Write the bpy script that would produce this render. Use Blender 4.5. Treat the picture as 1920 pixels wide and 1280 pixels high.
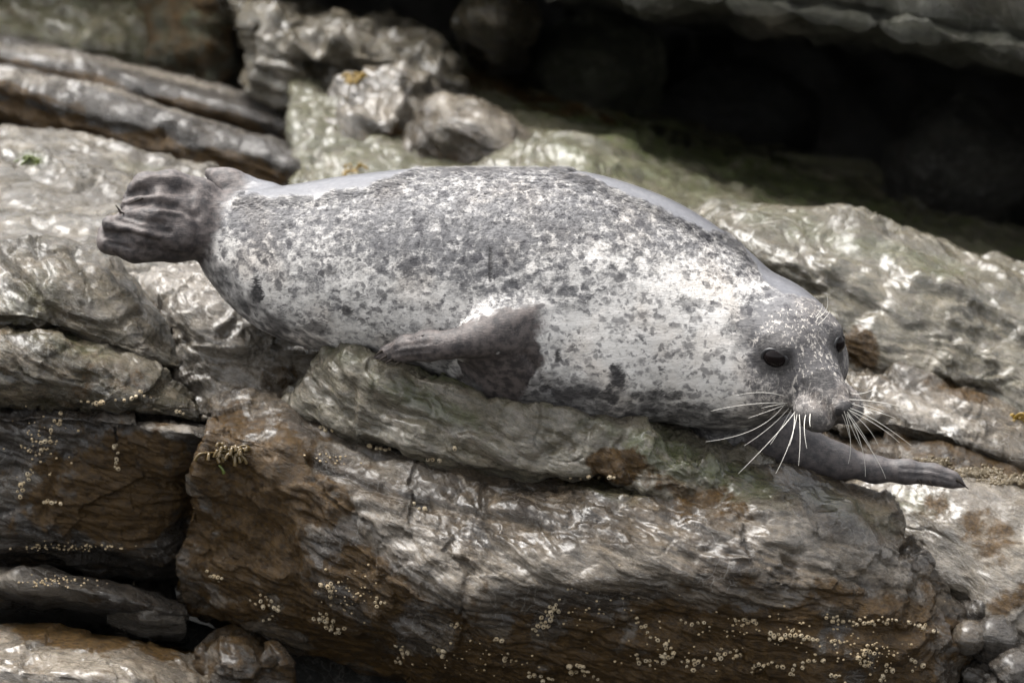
import bpy, math, random
import numpy as np
from mathutils import Vector, Matrix
from mathutils.bvhtree import BVHTree

for o in list(bpy.data.objects): bpy.data.objects.remove(o)
SC = bpy.context.scene
COL = SC.collection
R = math.radians
random.seed(7); RNG = np.random.RandomState(11)

# ------------------------------------------------------------------ camera
PITCH = R(15); DIST = 9.0; WID = 1.92
cam_d = bpy.data.cameras.new('camera'); cam = bpy.data.objects.new('camera', cam_d); COL.objects.link(cam)
CAM = np.array([0, -DIST*math.cos(PITCH), DIST*math.sin(PITCH)])
cam.location = CAM; cam.rotation_euler = (math.pi/2-PITCH, 0, 0)
cam_d.sensor_width = 36; cam_d.lens = 36*DIST/WID
cam_d.clip_start = 0.1; cam_d.clip_end = 500
cam_d.dof.use_dof = True; cam_d.dof.focus_distance = DIST-0.22; cam_d.dof.aperture_fstop = 3.0
SC.camera = cam
CR = np.array([1.0, 0, 0]); CU = np.array([0, math.sin(PITCH), math.cos(PITCH)]); CF = np.array([0, math.cos(PITCH), -math.sin(PITCH)])

def ray(px, py):
    return CF + CR*((px-960)/1920*WID/DIST) + CU*(-(py-640)/1920*WID/DIST)
def P(px, py, Y):
    d = ray(px, py); t = (Y-CAM[1])/d[1]
    return CAM + d*t
def proj(V):
    q = V-CAM; z = q@CF
    return np.stack([960+(q@CR)/z*DIST/WID*1920, 640-(q@CU)/z*DIST/WID*1920], -1)

# ------------------------------------------------------------------ world, sun, exposure
SUN_EL, SUN_AZ = R(68), R(304)      # azimuth: clockwise from +Y
w = bpy.data.worlds.new('World'); SC.world = w; w.use_nodes = True
nt = w.node_tree; nt.nodes.clear()
sky = nt.nodes.new('ShaderNodeTexSky'); sky.sky_type = 'NISHITA'; sky.sun_disc = False
sky.sun_elevation = SUN_EL; sky.sun_rotation = SUN_AZ; sky.air_density = 1.0; sky.dust_density = 4.0
hsv = nt.nodes.new('ShaderNodeHueSaturation'); hsv.inputs['Saturation'].default_value = 0.15
bg = nt.nodes.new('ShaderNodeBackground'); bg.inputs[1].default_value = 0.14
wo = nt.nodes.new('ShaderNodeOutputWorld')
nt.links.new(sky.outputs[0], hsv.inputs['Color']); nt.links.new(hsv.outputs[0], bg.inputs[0]); nt.links.new(bg.outputs[0], wo.inputs[0])
sd = bpy.data.lights.new('sun', 'SUN'); sd.energy = 2.4; sd.angle = R(40); sd.color = (1, .97, .925)
sun = bpy.data.objects.new('sun', sd); COL.objects.link(sun)
sdir = Vector((math.sin(SUN_AZ)*math.cos(SUN_EL), math.cos(SUN_AZ)*math.cos(SUN_EL), math.sin(SUN_EL)))
sun.rotation_euler = sdir.to_track_quat('Z', 'Y').to_euler(); sun.location = (0, 0, 5)
SC.view_settings.view_transform = 'Standard'; SC.view_settings.look = 'None'
SC.view_settings.exposure = 1.7; SC.view_settings.gamma = 1
SC.render.engine = 'CYCLES'

# ------------------------------------------------------------------ numpy noise
_perm = RNG.permutation(256).astype(np.int32); _perm = np.concatenate([_perm]*3)
_grad = RNG.normal(size=(256, 3)); _grad /= np.linalg.norm(_grad, axis=1)[:, None]; _grad = _grad.astype(np.float32)
def pnoise(p):
    p = np.asarray(p, dtype=np.float32)
    i0 = np.floor(p).astype(np.int32); f = p-i0; i0 &= 255
    u = f*f*f*(f*(f*6-15)+10)
    out = 0
    for dx in (0, 1):
        wx = u[:, 0] if dx else 1-u[:, 0]
        for dy in (0, 1):
            wy = u[:, 1] if dy else 1-u[:, 1]
            for dz in (0, 1):
                wz = u[:, 2] if dz else 1-u[:, 2]
                h = _perm[_perm[_perm[(i0[:, 0]+dx) & 255]+((i0[:, 1]+dy) & 255)]+((i0[:, 2]+dz) & 255)]
                g = _grad[h]
                out = out+wx*wy*wz*(g[:, 0]*(f[:, 0]-dx)+g[:, 1]*(f[:, 1]-dy)+g[:, 2]*(f[:, 2]-dz))
    return out*1.6
def fbm(p, oct=4, lac=2.03, gain=.5):
    a = 1; s = 0; p = np.asarray(p, np.float32)
    for k in range(oct):
        s = s+a*pnoise(p+k*17.3); p = p*lac; a *= gain
    return s
def ridged(p, oct=4, gain=.5):
    a = 1; s = 0; p = np.asarray(p, np.float32)
    for k in range(oct):
        s = s+a*(1-2*np.abs(pnoise(p+k*9.1))); p = p*2.07; a *= gain
    return s
def facets(p, seed, tilt=.5):
    """fractured stone: every Voronoi cell is a randomly tilted plane"""
    p = np.asarray(p, np.float32)+seed*5.31; c0 = np.floor(p).astype(np.int32); best = np.full(len(p), 9e9, np.float32); out = np.zeros(len(p), np.float32)
    for i in (-1, 0, 1):
        for j in (-1, 0, 1):
            for k in (-1, 0, 1):
                c = c0+np.array([i, j, k], np.int32)
                h = _perm[_perm[_perm[c[:, 0] & 255]+(c[:, 1] & 255)]+(c[:, 2] & 255)]
                fp = c+.5+.45*_grad[h]; df = p-fp; dd = (df*df).sum(1); m = dd < best
                best[m] = dd[m]; g = _grad[(h[m]*7+13) & 255]
                out[m] = (g*df[m]).sum(1)*tilt+_grad[(h[m]*3+5) & 255, 0]*.5
    return out
def sstep(a, b, x):
    t = np.clip((x-a)/(b-a), 0, 1); return t*t*(3-2*t)
def seg_dist(q, pts):
    d = np.full(len(q), 1e9); pts = np.array(pts, float)
    for a, b in zip(pts[:-1], pts[1:]):
        ab = b-a; t = np.clip(((q-a)@ab)/(ab@ab+1e-9), 0, 1)
        d = np.minimum(d, np.linalg.norm(q-a-t[:, None]*ab, axis=1))
    return d

# ------------------------------------------------------------------ object helpers
def tag(o, label=None, cat=None, group=None, kind=None):
    if label: o['label'] = label
    if cat: o['category'] = cat
    if group: o['group'] = group
    if kind: o['kind'] = kind
    return o
def empty(name, loc, label, cat, group=None):
    o = bpy.data.objects.new(name, None); o.location = loc; o.empty_display_size = .05; COL.objects.link(o)
    return tag(o, label, cat, group)
def mesh_np(name, V, F, mats, parent=None, attrs=None, smooth=True, mi=None):
    """V (n,3) world or parent-local, F (m,4) or (m,3) int array or list of both kinds"""
    me = bpy.data.meshes.new(name)
    if not isinstance(F, (list, tuple)): F = [F]
    F = [np.asarray(f, np.int32) for f in F if len(f)]
    nl = sum(f.size for f in F); npoly = sum(len(f) for f in F)
    me.vertices.add(len(V)); me.vertices.foreach_set('co', np.ascontiguousarray(V, np.float32).ravel())
    me.loops.add(nl); me.loops.foreach_set('vertex_index', np.concatenate([f.ravel() for f in F]))
    tot = np.concatenate([np.full(len(f), f.shape[1], np.int32) for f in F])
    st = np.concatenate([[0], np.cumsum(tot)[:-1]]).astype(np.int32)
    me.polygons.add(npoly); me.polygons.foreach_set('loop_start', st)
    try: me.polygons.foreach_set('loop_total', tot)
    except Exception: pass
    if mi is not None: me.polygons.foreach_set('material_index', np.asarray(mi, np.int32))
    me.polygons.foreach_set('use_smooth', np.full(npoly, smooth))
    me.update(calc_edges=True); me.validate()
    for k, a in (attrs or {}).items():
        at = me.attributes.new(k, 'FLOAT_COLOR', 'POINT')
        at.data.foreach_set('color', np.ascontiguousarray(a, np.float32).ravel())
    for m in (mats if isinstance(mats, (list, tuple)) else [mats]): me.materials.append(m)
    o = bpy.data.objects.new(name, me); COL.objects.link(o)
    if parent is not None: o.parent = parent
    return o
def vnormals(V, quads):
    n = np.zeros_like(V); a = V[quads[:, 2]]-V[quads[:, 0]]; b = V[quads[:, 3]]-V[quads[:, 1]]
    fn = np.cross(a, b)
    for k in range(4): 
        for c in range(3): n[:, c] += np.bincount(quads[:, k], fn[:, c], len(V))
    return n/np.maximum(np.linalg.norm(n, axis=1), 1e-12)[:, None]

# ------------------------------------------------------------------ materials
def newmat(name):
    m = bpy.data.materials.new(name); m.use_nodes = True; nt = m.node_tree; nt.nodes.clear()
    out = nt.nodes.new('ShaderNodeOutputMaterial'); b = nt.nodes.new('ShaderNodeBsdfPrincipled')
    nt.links.new(b.outputs[0], out.inputs[0]); return m, nt, b
class NT:
    def __init__(s, nt): s.nt = nt
    def n(s, t, **k):
        x = s.nt.nodes.new('ShaderNode'+t)
        for a, v in k.items(): setattr(x, a, v)
        return x
    def l(s, a, b): s.nt.links.new(a, b)
    def math(s, op, a, b=None, c=None, clamp=False):
        x = s.n('Math', operation=op); x.use_clamp = clamp
        for i, v in enumerate((a, b, c)):
            if v is None: continue
            if isinstance(v, (int, float)): x.inputs[i].default_value = v
            else: s.l(v, x.inputs[i])
        return x.outputs[0]
    def noise(s, vec, scale, detail=4, rough=.55, dist=0):
        x = s.n('TexNoise'); s.l(vec, x.inputs['Vector'])
        x.inputs['Scale'].default_value = scale; x.inputs['Detail'].default_value = detail
        x.inputs['Roughness'].default_value = rough; x.inputs['Distortion'].default_value = dist
        return x.outputs[0]
    def map(s, vec, scale=(1, 1, 1), rot=(0, 0, 0), loc=(0, 0, 0)):
        x = s.n('Mapping'); s.l(vec, x.inputs[0]); x.inputs['Scale'].default_value = scale
        x.inputs['Rotation'].default_value = rot; x.inputs['Location'].default_value = loc; return x.outputs[0]
    def ramp(s, v, lo, hi, a=0., b=1., smooth=True):
        x = s.n('MapRange'); x.interpolation_type = 'SMOOTHSTEP' if smooth else 'LINEAR'
        s.l(v, x.inputs[0])
        for i, q in zip((1, 2, 3, 4), (lo, hi, a, b)): x.inputs[i].default_value = q
        return x.outputs[0]
    def mix(s, f, a, b, mode='MIX'):
        x = s.n('MixRGB', blend_type=mode)
        for i, v in enumerate((f, a, b)):
            if isinstance(v, (int, float)): x.inputs[i].default_value = v
            elif isinstance(v, tuple): x.inputs[i].default_value = (*v, 1)
            else: s.l(v, x.inputs[i])
        return x.outputs[0]

# bedding frame of the strata: dips to the right and slightly towards the viewer
BN = np.array([.30, -.28, .91]); BN /= np.linalg.norm(BN)
BT = np.cross(np.array([0, 1, 0]), BN); BT /= np.linalg.norm(BT)      # along strike in the picture (to the right and down)
BB = np.cross(BN, BT)
BEDM = np.stack([BT, BB, BN])      # rows
bed_eul = Matrix(BEDM.tolist()).to_euler()

def rock_mat(name, c1=(.034, .021, .009), c2=(.185, .138, .088), green=(.085, .10, .028), brown=(.125, .068, .017), rough=(.14, .36), bump=1.0, fine=1.0, detail=6, film=1.0):
    m, nt, b = newmat(name); N = NT(nt)
    co = N.n('TexCoord').outputs['Object']
    bed = N.map(co, rot=tuple(bed_eul))
    strk = N.map(bed, scale=(1, 1.3, 5))
    att = N.n('Attribute'); att.attribute_name = 'mask'
    sep = N.n('SeparateColor'); N.l(att.outputs['Color'], sep.inputs[0])
    brm, grm, wet, pale = sep.outputs[0], sep.outputs[1], sep.outputs[2], att.outputs['Alpha']
    n1 = N.noise(co, 5, 5, .6, .4); n2 = N.noise(strk, 9, 7, .65, .6); n3 = N.noise(co, 70, 6, .7); n4 = N.noise(strk, 38, 6, .7, .8)
    v1 = N.n('TexVoronoi', feature='DISTANCE_TO_EDGE'); v1.inputs['Scale'].default_value = 26
    wv = N.n('VectorMath', operation='ADD'); N.l(co, wv.inputs[0])
    nz = N.n('TexNoise'); nz.inputs['Scale'].default_value = 14; nz.inputs['Detail'].default_value = 4; N.l(co, nz.inputs['Vector'])
    sc = N.n('VectorMath', operation='SCALE'); N.l(nz.outputs['Color'], sc.inputs[0]); sc.inputs['Scale'].default_value = .12
    N.l(sc.outputs[0], wv.inputs[1]); N.l(wv.outputs[0], v1.inputs['Vector'])
    vein = N.ramp(v1.outputs['Distance'], 0, .05, 1, 0)
    tone = N.math('ADD', N.math('MULTIPLY', n2, .7), N.math('MULTIPLY', n4, .35))
    f = N.ramp(tone, .42, .66)
    c = N.mix(f, c1, c2)
    c = N.mix(N.math('MULTIPLY', N.ramp(n1, .46, .66), .78), c, (c1[0]*.9, c1[1]*.75, c1[2]*.55))   # brown stain
    c = N.mix(N.math('MULTIPLY', N.ramp(N.noise(strk, 5.5, 8, .7, 1.2), .50, .62), .7), c, (.028, .019, .010))
    c = N.mix(N.math('MULTIPLY', N.math('MULTIPLY', vein, N.ramp(n1, .35, .6)), .28), c, (.42, .40, .36))
    c = N.mix(N.math('MULTIPLY', pale, N.ramp(n4, .3, .62, .3, 1)), c, (.36, .31, .245))  # bare grey stone; also sky sheen on rock tops, painted as paler colour
    gf = N.math('MULTIPLY', grm, N.ramp(N.noise(co, 34, 6, .7, .5), .30, .56, .15, 1), clamp=True)
    c = N.mix(gf, c, green)
    bf = N.ramp(N.math('ADD', brm, N.math('MULTIPLY', N.math('SUBTRACT', N.noise(co, 16, 9, .75, .5), .5), 1.3)), .32, .62)
    c = N.mix(bf, c, N.mix(N.ramp(n3, .3, .7), brown, (brown[0]*.22, brown[1]*.22, brown[2]*.25)))
    c = N.mix(N.ramp(n3, .35, .75, .35, 0), c, (.02, .016, .01))
    N.l(c, b.inputs['Base Color'])
    r = N.ramp(N.math('ADD', N.math('MULTIPLY', n4, .6), N.math('MULTIPLY', n1, .5)), .35, .75, rough[0], rough[1], False)
    r = N.math('SUBTRACT', r, N.math('MULTIPLY', wet, .22)); r = N.math('MAXIMUM', r, .09)
    N.l(r, b.inputs['Roughness']); r = N.math('ADD', r, N.math('MULTIPLY', bf, .14)); N.l(r, b.inputs['Roughness']); N.l(N.ramp(bf, 0, 1, .55, .28, False), b.inputs['Specular IOR Level'])
    h = N.math('ADD', N.math('MULTIPLY', N.ramp(n4, .25, .75), .9), N.math('MULTIPLY', n2, 1.4))
    damp = N.ramp(wet, 0, 1, 1, .65, False)
    n6 = N.noise(N.map(bed, scale=(.8, 1, 2.6)), 62, 7, .72, .6)
    h = N.math('ADD', h, N.math('MULTIPLY', N.ramp(n6, .25, .75), .9))
    hb = N.n('Bump'); hb.inputs['Distance'].default_value = .008*bump; N.l(h, hb.inputs['Height']); N.l(damp, hb.inputs['Strength'])
    n5 = N.noise(N.map(bed, scale=(1, 1, 2.2)), 110, detail, .75, .3)
    hf = N.n('Bump'); hf.inputs['Distance'].default_value = .006*fine; N.l(n5, hf.inputs['Height']); N.l(hb.outputs[0], hf.inputs['Normal']); N.l(damp, hf.inputs['Strength'])
    N.l(hf.outputs[0], b.inputs['Normal'])
    # film of water lying in patches over the stone
    fw = N.ramp(N.math('ADD', N.math('MULTIPLY', wet, .45), N.noise(strk, 7, 5, .6, .5)), .46, .76, 0, .54)
    fw = N.math('MULTIPLY', fw, N.ramp(bf, 0, 1, film, .12*film, False)); N.l(fw, b.inputs['Coat Weight']); N.l(N.math('ADD', N.ramp(n1, .3, .7, .24, .42, False), N.math('MULTIPLY', wet, -.10)), b.inputs['Coat Roughness']); b.inputs['Coat IOR'].default_value = 1.55
    n7 = N.noise(N.map(bed, scale=(.38, 1, 2.6)), 17, 3, .5, .5)
    cb = N.n('Bump'); cb.inputs['Distance'].default_value = .008*bump; N.l(n7, cb.inputs['Height']); N.l(cb.outputs[0], b.inputs['Coat Normal'])
    return m

M_ROCK = rock_mat('wet_grey_rock')
M_PALE = rock_mat('pale_wet_rock', c1=(.048, .034, .017), c2=(.215, .175, .12), green=(.105, .125, .038))
M_DARK = rock_mat('dark_brown_rock', c1=(.016, .011, .007), c2=(.07, .055, .04), rough=(.25, .5), film=.6)
M_CAVE = rock_mat('cave_rock', c1=(.02, .02, .018), c2=(.045, .045, .04), rough=(.6, .9), film=0)  # near-black colour carries the darkness of the cave and shaded gaps
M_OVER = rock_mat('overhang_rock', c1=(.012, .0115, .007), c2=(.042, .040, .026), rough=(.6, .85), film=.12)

# ------------------------------------------------------------------ rocks
def catmull(A, t):
    """A (n,...) control values, t in [0,n-1]"""
    n = len(A); i = np.clip(np.floor(t).astype(int), 0, n-2); f = (t-i).reshape((-1,)+(1,)*(A.ndim-1))
    p0 = A[np.clip(i-1, 0, n-1)]; p1 = A[i]; p2 = A[i+1]; p3 = A[np.clip(i+2, 0, n-1)]
    a = .5*(2*p1+(-p0+p2)*f+(2*p0-5*p1+4*p2-p3)*f*f+(-p0+3*p1-3*p2+p3)*f**3)
    l = p1+(p2-p1)*f
    return .65*a+.35*l
def patch_grid(rows, res):
    RW = [np.array([P(*p) for p in r]) for r in rows]
    L = max(np.linalg.norm(np.diff(r, axis=0), axis=1).sum() for r in RW)
    nc = max(8, int(L/res)); u = np.linspace(0, 1, nc)
    G = []
    for r in RW:
        s = np.concatenate([[0], np.cumsum(np.linalg.norm(np.diff(r, axis=0), axis=1))]); s /= s[-1]
        t = np.interp(u, s, np.arange(len(r)))
        G.append(catmull(r, t))
    G = np.array(G)                                   # rows, nc, 3
    d = np.linalg.norm(np.diff(G, axis=0), axis=2).mean(1)
    tt = []
    for k, dd in enumerate(d):
        m = max(2, int(dd/res)); tt.append(k+np.arange(m)/m)
    tt = np.concatenate(tt+[[len(G)-1]])
    return catmull(G, tt)                             # nr, nc, 3

def rock_disp(V, Nn, p):
    sd = p.get('seed', 0)*3.7
    B = V@BEDM.T
    w1 = fbm(V*4+sd, 3)
    big = fbm(V*5.5+sd+5, 3)*p.get('big', .012)
    # ledges: stepped erosion along the beds
    h = B[:, 2]+.022*w1+.006*pnoise(V*23+sd)
    ledge = 0
    for per, amp, k in ((.085, 1, 1.1), (.036, .45, 5.7)):
        s = h/per+k; fr = s-np.floor(s)
        cell = np.floor(s)
        prof = sstep(0, .18, fr)*(1-.75*fr)-.3
        msk = sstep(-.25, .35, pnoise(np.stack([B[:, 0]*4+cell*3.1, B[:, 1]*4, cell*7.7+sd], 1)))
        ledge = ledge+amp*prof*msk
    ledge = ledge*p.get('ledge', .012)
    st = B*np.array([1, 1.2, 4.5])
    wr = ridged(st*8+sd+.9*pnoise(V*6)[:, None], 5, .48)*p.get('wrinkle', .0045)
    wr = wr*(.35+.9*sstep(-.35, .45, pnoise(V*5+31)))
    crk = pnoise(st*np.array([.45, .45, 1])*7+sd+60+.5*pnoise(V*12)[:, None])
    crk = -np.exp(-(crk/.055)**2)*sstep(-.1, .35, pnoise(V*6+80+sd))*p.get('crack', .0045)
    fine = fbm(st*np.array([1, 1, .6])*34+sd, 3, gain=.6)*p.get('fine', .0016)
    lump = np.abs(fbm(V*7.5+sd+9, 4, gain=.42))*p.get('lump', .012)*1.2
    fc = p.get('facet', .013)
    Fq = B*np.array([1, 1, 1.8])+.012*fbm(V*20, 3)[:, None]
    fa = (facets(Fq*6.5, sd, .8)*fc+facets(Fq*17, sd+3, .8)*fc*.36)*sstep(-.5, .2, pnoise(V*3.3+50+sd))
    return big+ledge+wr+lump+crk+fine+fa-.006

def masks_for(V, blobs, base=(0, 0, 0, 0)):
    M = np.tile(np.array(base, float), (len(V), 1)); q = proj(V)
    nz = fbm(V*9+3, 5, gain=.6)*.6
    for b in blobs:
        ch, px, py, rx, ry, ang, st = b
        c, s = math.cos(R(ang)), math.sin(R(ang))
        dx = q[:, 0]-px; dy = q[:, 1]-py
        a = (dx*c+dy*s)/rx; bb = (-dx*s+dy*c)/ry
        m = 1-sstep(.25, 1.5, np.sqrt(a*a+bb*bb)+nz)
        if st >= 0: M[:, ch] = np.maximum(M[:, ch], m*st)
        else: M[:, ch] *= 1+m*st
    return np.clip(M, 0, 1)

def rock(name, label, cat, rows, mat=None, res=.005, thick=.35, parent=None, strokes=(), blobs=(), base=(0, 0, 0, 0), rr=.014, **p):
    """a closed boulder: lofted visible shell, edge rolled over, closed behind; eroded by 3-D noise"""
    G = patch_grid(rows, res); nr, nc = G.shape[:2]
    V = G.reshape(-1, 3); idx = np.arange(nr*nc).reshape(nr, nc)
    Q = np.stack([idx[:-1, :-1], idx[1:, :-1], idx[1:, 1:], idx[:-1, 1:]], -1).reshape(-1, 4)
    ring = np.concatenate([idx[0, :-1], idx[:-1, -1], idx[-1, :0:-1], idx[:0:-1, 0]])
    B0 = V[ring]; cen = B0.mean(0); out = B0-cen; out[:, 1] = 0; out /= np.maximum(np.linalg.norm(out, axis=1), 1e-6)[:, None]
    prev = ring; VV = [V]; n = len(V); QQ = [Q]
    steps = [(rr*math.sin(a), rr*(1-math.cos(a))) for a in (R(30), R(60), R(90))]
    k = .01
    while rr+k < thick: steps.append((rr-.15*k, rr+k)); k *= 1.5
    for o_, bk in steps:
        nv = B0+out*o_; nv[:, 1] += bk; nv[:, 2] -= p.get('drop', .5)*bk
        VV.append(nv); cur = np.arange(n, n+len(ring)); n += len(ring)
        QQ.append(np.stack([prev, np.roll(prev, -1), np.roll(cur, -1), cur], 1)); prev = cur
    nv = cen+(B0-cen)*.4; nv[:, 1] = cen[1]+thick*1.1; VV.append(nv); cur = np.arange(n, n+len(ring)); n += len(ring)
    QQ.append(np.stack([prev, np.roll(prev, -1), np.roll(cur, -1), cur], 1))
    cc = nv.mean(0)+np.array([0, thick*.1, 0]); VV.append(cc[None]); T = np.stack([cur, np.roll(cur, -1), np.full(len(cur), n)], 1)
    V = np.concatenate(VV); Q = np.concatenate(QQ)
    Nn = vnormals(V, Q)
    gi = np.arange(nr*nc)
    if (Nn[gi]*(CAM-V[gi])).sum(1).mean() < 0:
        Nn = -Nn; Q = Q[:, ::-1]; T = T[:, ::-1]
    d = rock_disp(V, Nn, p)
    q = proj(V); wob = np.stack([pnoise(V*22), pnoise(V*22+40)], 1)*7
    for s in strokes:                                  # (points, width px, depth m): + ridge, - crack
        pts, wd, dep = s
        dd = seg_dist(q+wob*min(1, wd/10), pts)
        d = d+dep*np.exp(-(dd/wd)**2)
    V = V+Nn*d[:, None]
    M = masks_for(V, blobs, base)
    loc = np.array([cen[0], cen[1], V[:, 2].min()])
    if parent is None:
        o = mesh_np(name, V-loc, [Q, T], mat or M_ROCK, attrs={'mask': M}); o.location = loc
        tag(o, label, cat)
    else:
        loc = np.array(parent.location)
        o = mesh_np(name, V-loc, [Q, T], mat or M_ROCK, parent, attrs={'mask': M})
        if label: o['label'] = label
    return o

# --- ground below everything, wet rock floor to the horizon, coloured dark as if shaded
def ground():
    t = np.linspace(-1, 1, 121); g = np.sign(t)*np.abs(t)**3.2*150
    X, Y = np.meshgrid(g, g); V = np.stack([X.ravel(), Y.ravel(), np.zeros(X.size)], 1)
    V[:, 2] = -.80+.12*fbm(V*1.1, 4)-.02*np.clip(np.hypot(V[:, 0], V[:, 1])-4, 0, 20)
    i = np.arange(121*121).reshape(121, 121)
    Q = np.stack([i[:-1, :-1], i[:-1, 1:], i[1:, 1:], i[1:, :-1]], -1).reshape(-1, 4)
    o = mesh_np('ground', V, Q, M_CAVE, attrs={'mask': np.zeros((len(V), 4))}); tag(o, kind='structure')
ground()

# --- big boulder the seal lies on
bb = empty('boulder', tuple(P(1000, 1300, 0)), 'big wet brown and grey boulder under the seal, its lower side dotted with barnacles', 'boulder')
rock('lower_bed', None, None, [
 [(440,800,.30),(620,800,.30),(900,860,.30),(1200,930,.30),(1400,900,.30),(1560,930,.25),(1640,960,.2)],
 [(415,752,.00),(500,742,-.01),(570,778,-.05),(700,822,-.11),(900,868,-.155),(1150,903,-.175),(1330,868,-.13),(1440,872,-.09),(1560,902,-.08),(1650,935,-.08)],
 [(405,775,-.12),(530,800,-.15),(640,850,-.19),(800,900,-.24),(1000,940,-.28),(1200,950,-.30),(1400,930,-.27),(1560,950,-.22),(1690,990,-.14)],
 [(395,815,-.19),(540,835,-.21),(600,905,-.25),(720,975,-.31),(880,1030,-.37),(1050,1040,-.39),(1250,1030,-.38),(1450,1010,-.35),(1600,1020,-.27),(1730,1040,-.15)],
 [(388,850,-.20),(520,868,-.225),(588,960,-.27),(700,1050,-.33),(890,1100,-.40),(1050,1092,-.42),(1200,1075,-.42),(1400,1075,-.40),(1620,1090,-.33),(1765,1090,-.15)],
 [(372,900,-.185),(500,930,-.225),(586,1020,-.275),(700,1090,-.32),(890,1150,-.385),(1080,1130,-.40),(1250,1115,-.40),(1420,1120,-.40),(1640,1130,-.34),(1785,1140,-.15)],
 [(350,1010,-.17),(470,1060,-.21),(590,1110,-.25),(740,1150,-.31),(920,1210,-.36),(1120,1190,-.385),(1320,1180,-.40),(1520,1180,-.39),(1700,1190,-.33),(1798,1210,-.16)],
 [(345,1100,-.15),(450,1130,-.19),(590,1165,-.21),(750,1210,-.27),(940,1265,-.32),(1150,1260,-.37),(1360,1260,-.40),(1560,1260,-.39),(1730,1270,-.32),(1806,1290,-.16)],
 [(390,1150,-.05),(480,1180,-.10),(600,1215,-.12),(760,1262,-.16),(950,1330,-.24),(1160,1370,-.32),(1380,1390,-.36),(1580,1390,-.36),(1740,1390,-.30),(1810,1390,-.16)],
 ], parent=bb, res=.0032, thick=.42, seed=1, big=.016, ledge=.011, wrinkle=.0042, lump=.012,
 strokes=[([(1210+53*k+23*(k%3), 905+((k*67) % 150)), (1330+53*k+23*(k%3), 940+((k*67) % 150)), (1440+53*k, 990+((k*67) % 150))], 4, -.0042) for k in range(11)]+[([(620+61*k, 900+((k*47) % 110)), (760+61*k, 945+((k*47) % 110))], 4, -.0035) for k in range(9)]+
         [([(575,800),(690,835),(850,875),(1000,900),(1150,912),(1230,935),(1320,960)], 9, -.012),
          ([(580,865),(700,915),(800,940),(900,965),(1010,985)], 7, -.014),
          ([(590,905),(660,950),(720,965)], 8, -.010),
          ([(910,885),(905,920),(908,965)], 7, -.009),
          ([(1000,985),(1100,1010),(1180,1030)], 6, -.007),
          ([(1150,960),(1240,1010),(1300,1050)], 6, -.006),
          ([(900,1100),(870,1150),(850,1230)], 12, .006),
          ([(590,1060),(700,1130),(840,1200)], 16, .012),
          ([(1400,960),(1550,1030),(1650,1090)], 6, -.005),
          ([(1350,1010),(1500,1060),(1700,1110)], 6, -.005),
          ([(1100,1200),(1250,1150),(1450,1170),(1700,1190)], 14, -.010),
          ([(1680,1230),(1740,1190),(1790,1230)], 16, .014),
          ([(1050,1240),(1100,1190),(1200,1200)], 18, .010),
          ([(515,868),(560,960),(580,1060)], 10, .006)],
 base=(.05, 0, .25, 0),
 blobs=[(0, 465, 1010, 165, 230, 8, 1), (0, 1200, 1260, 700, 70, 0, 1), (0, 680, 1080, 130, 60, 35, .75), (0, 1330, 1190, 500, 75, 0, .85), (0, 1000, 1230, 250, 70, 10, .6), (0, 1640, 1150, 160, 60, 10, .7),
        (0, 1320, 950, 110, 45, 15, .55), (0, 1060, 905, 80, 30, 10, .45), (0, 1400, 1090, 70, 35, 10, .6), (0, 430, 800, 50, 35, 0, .8), (0, 620, 1180, 160, 60, 15, .8), (0, 1180, 1240, 500, 60, 0, .8),
        (0, 1740, 1080, 40, 90, -10, .5), (0, 700, 880, 60, 14, 20, .4),
        (2, 480, 970, 130, 150, 0, .5), (2, 1320, 960, 200, 60, 15, .9), (2, 1450, 900, 250, 60, 20, .6),
        (1, 1350, 880, 160, 35, 20, .8), (1, 545, 875, 30, 25, 0, .8), (1, 1120, 900, 90, 25, 10, .4), (1, 1560, 940, 120, 25, 25, .4),
        (3, 1050, 1060, 250, 45, 0, .55), (3, 1500, 1000, 200, 60, 20, .6), (3, 700, 870, 110, 30, 20, .5), (3, 760, 1000, 200, 50, 30, .5)])
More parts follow.
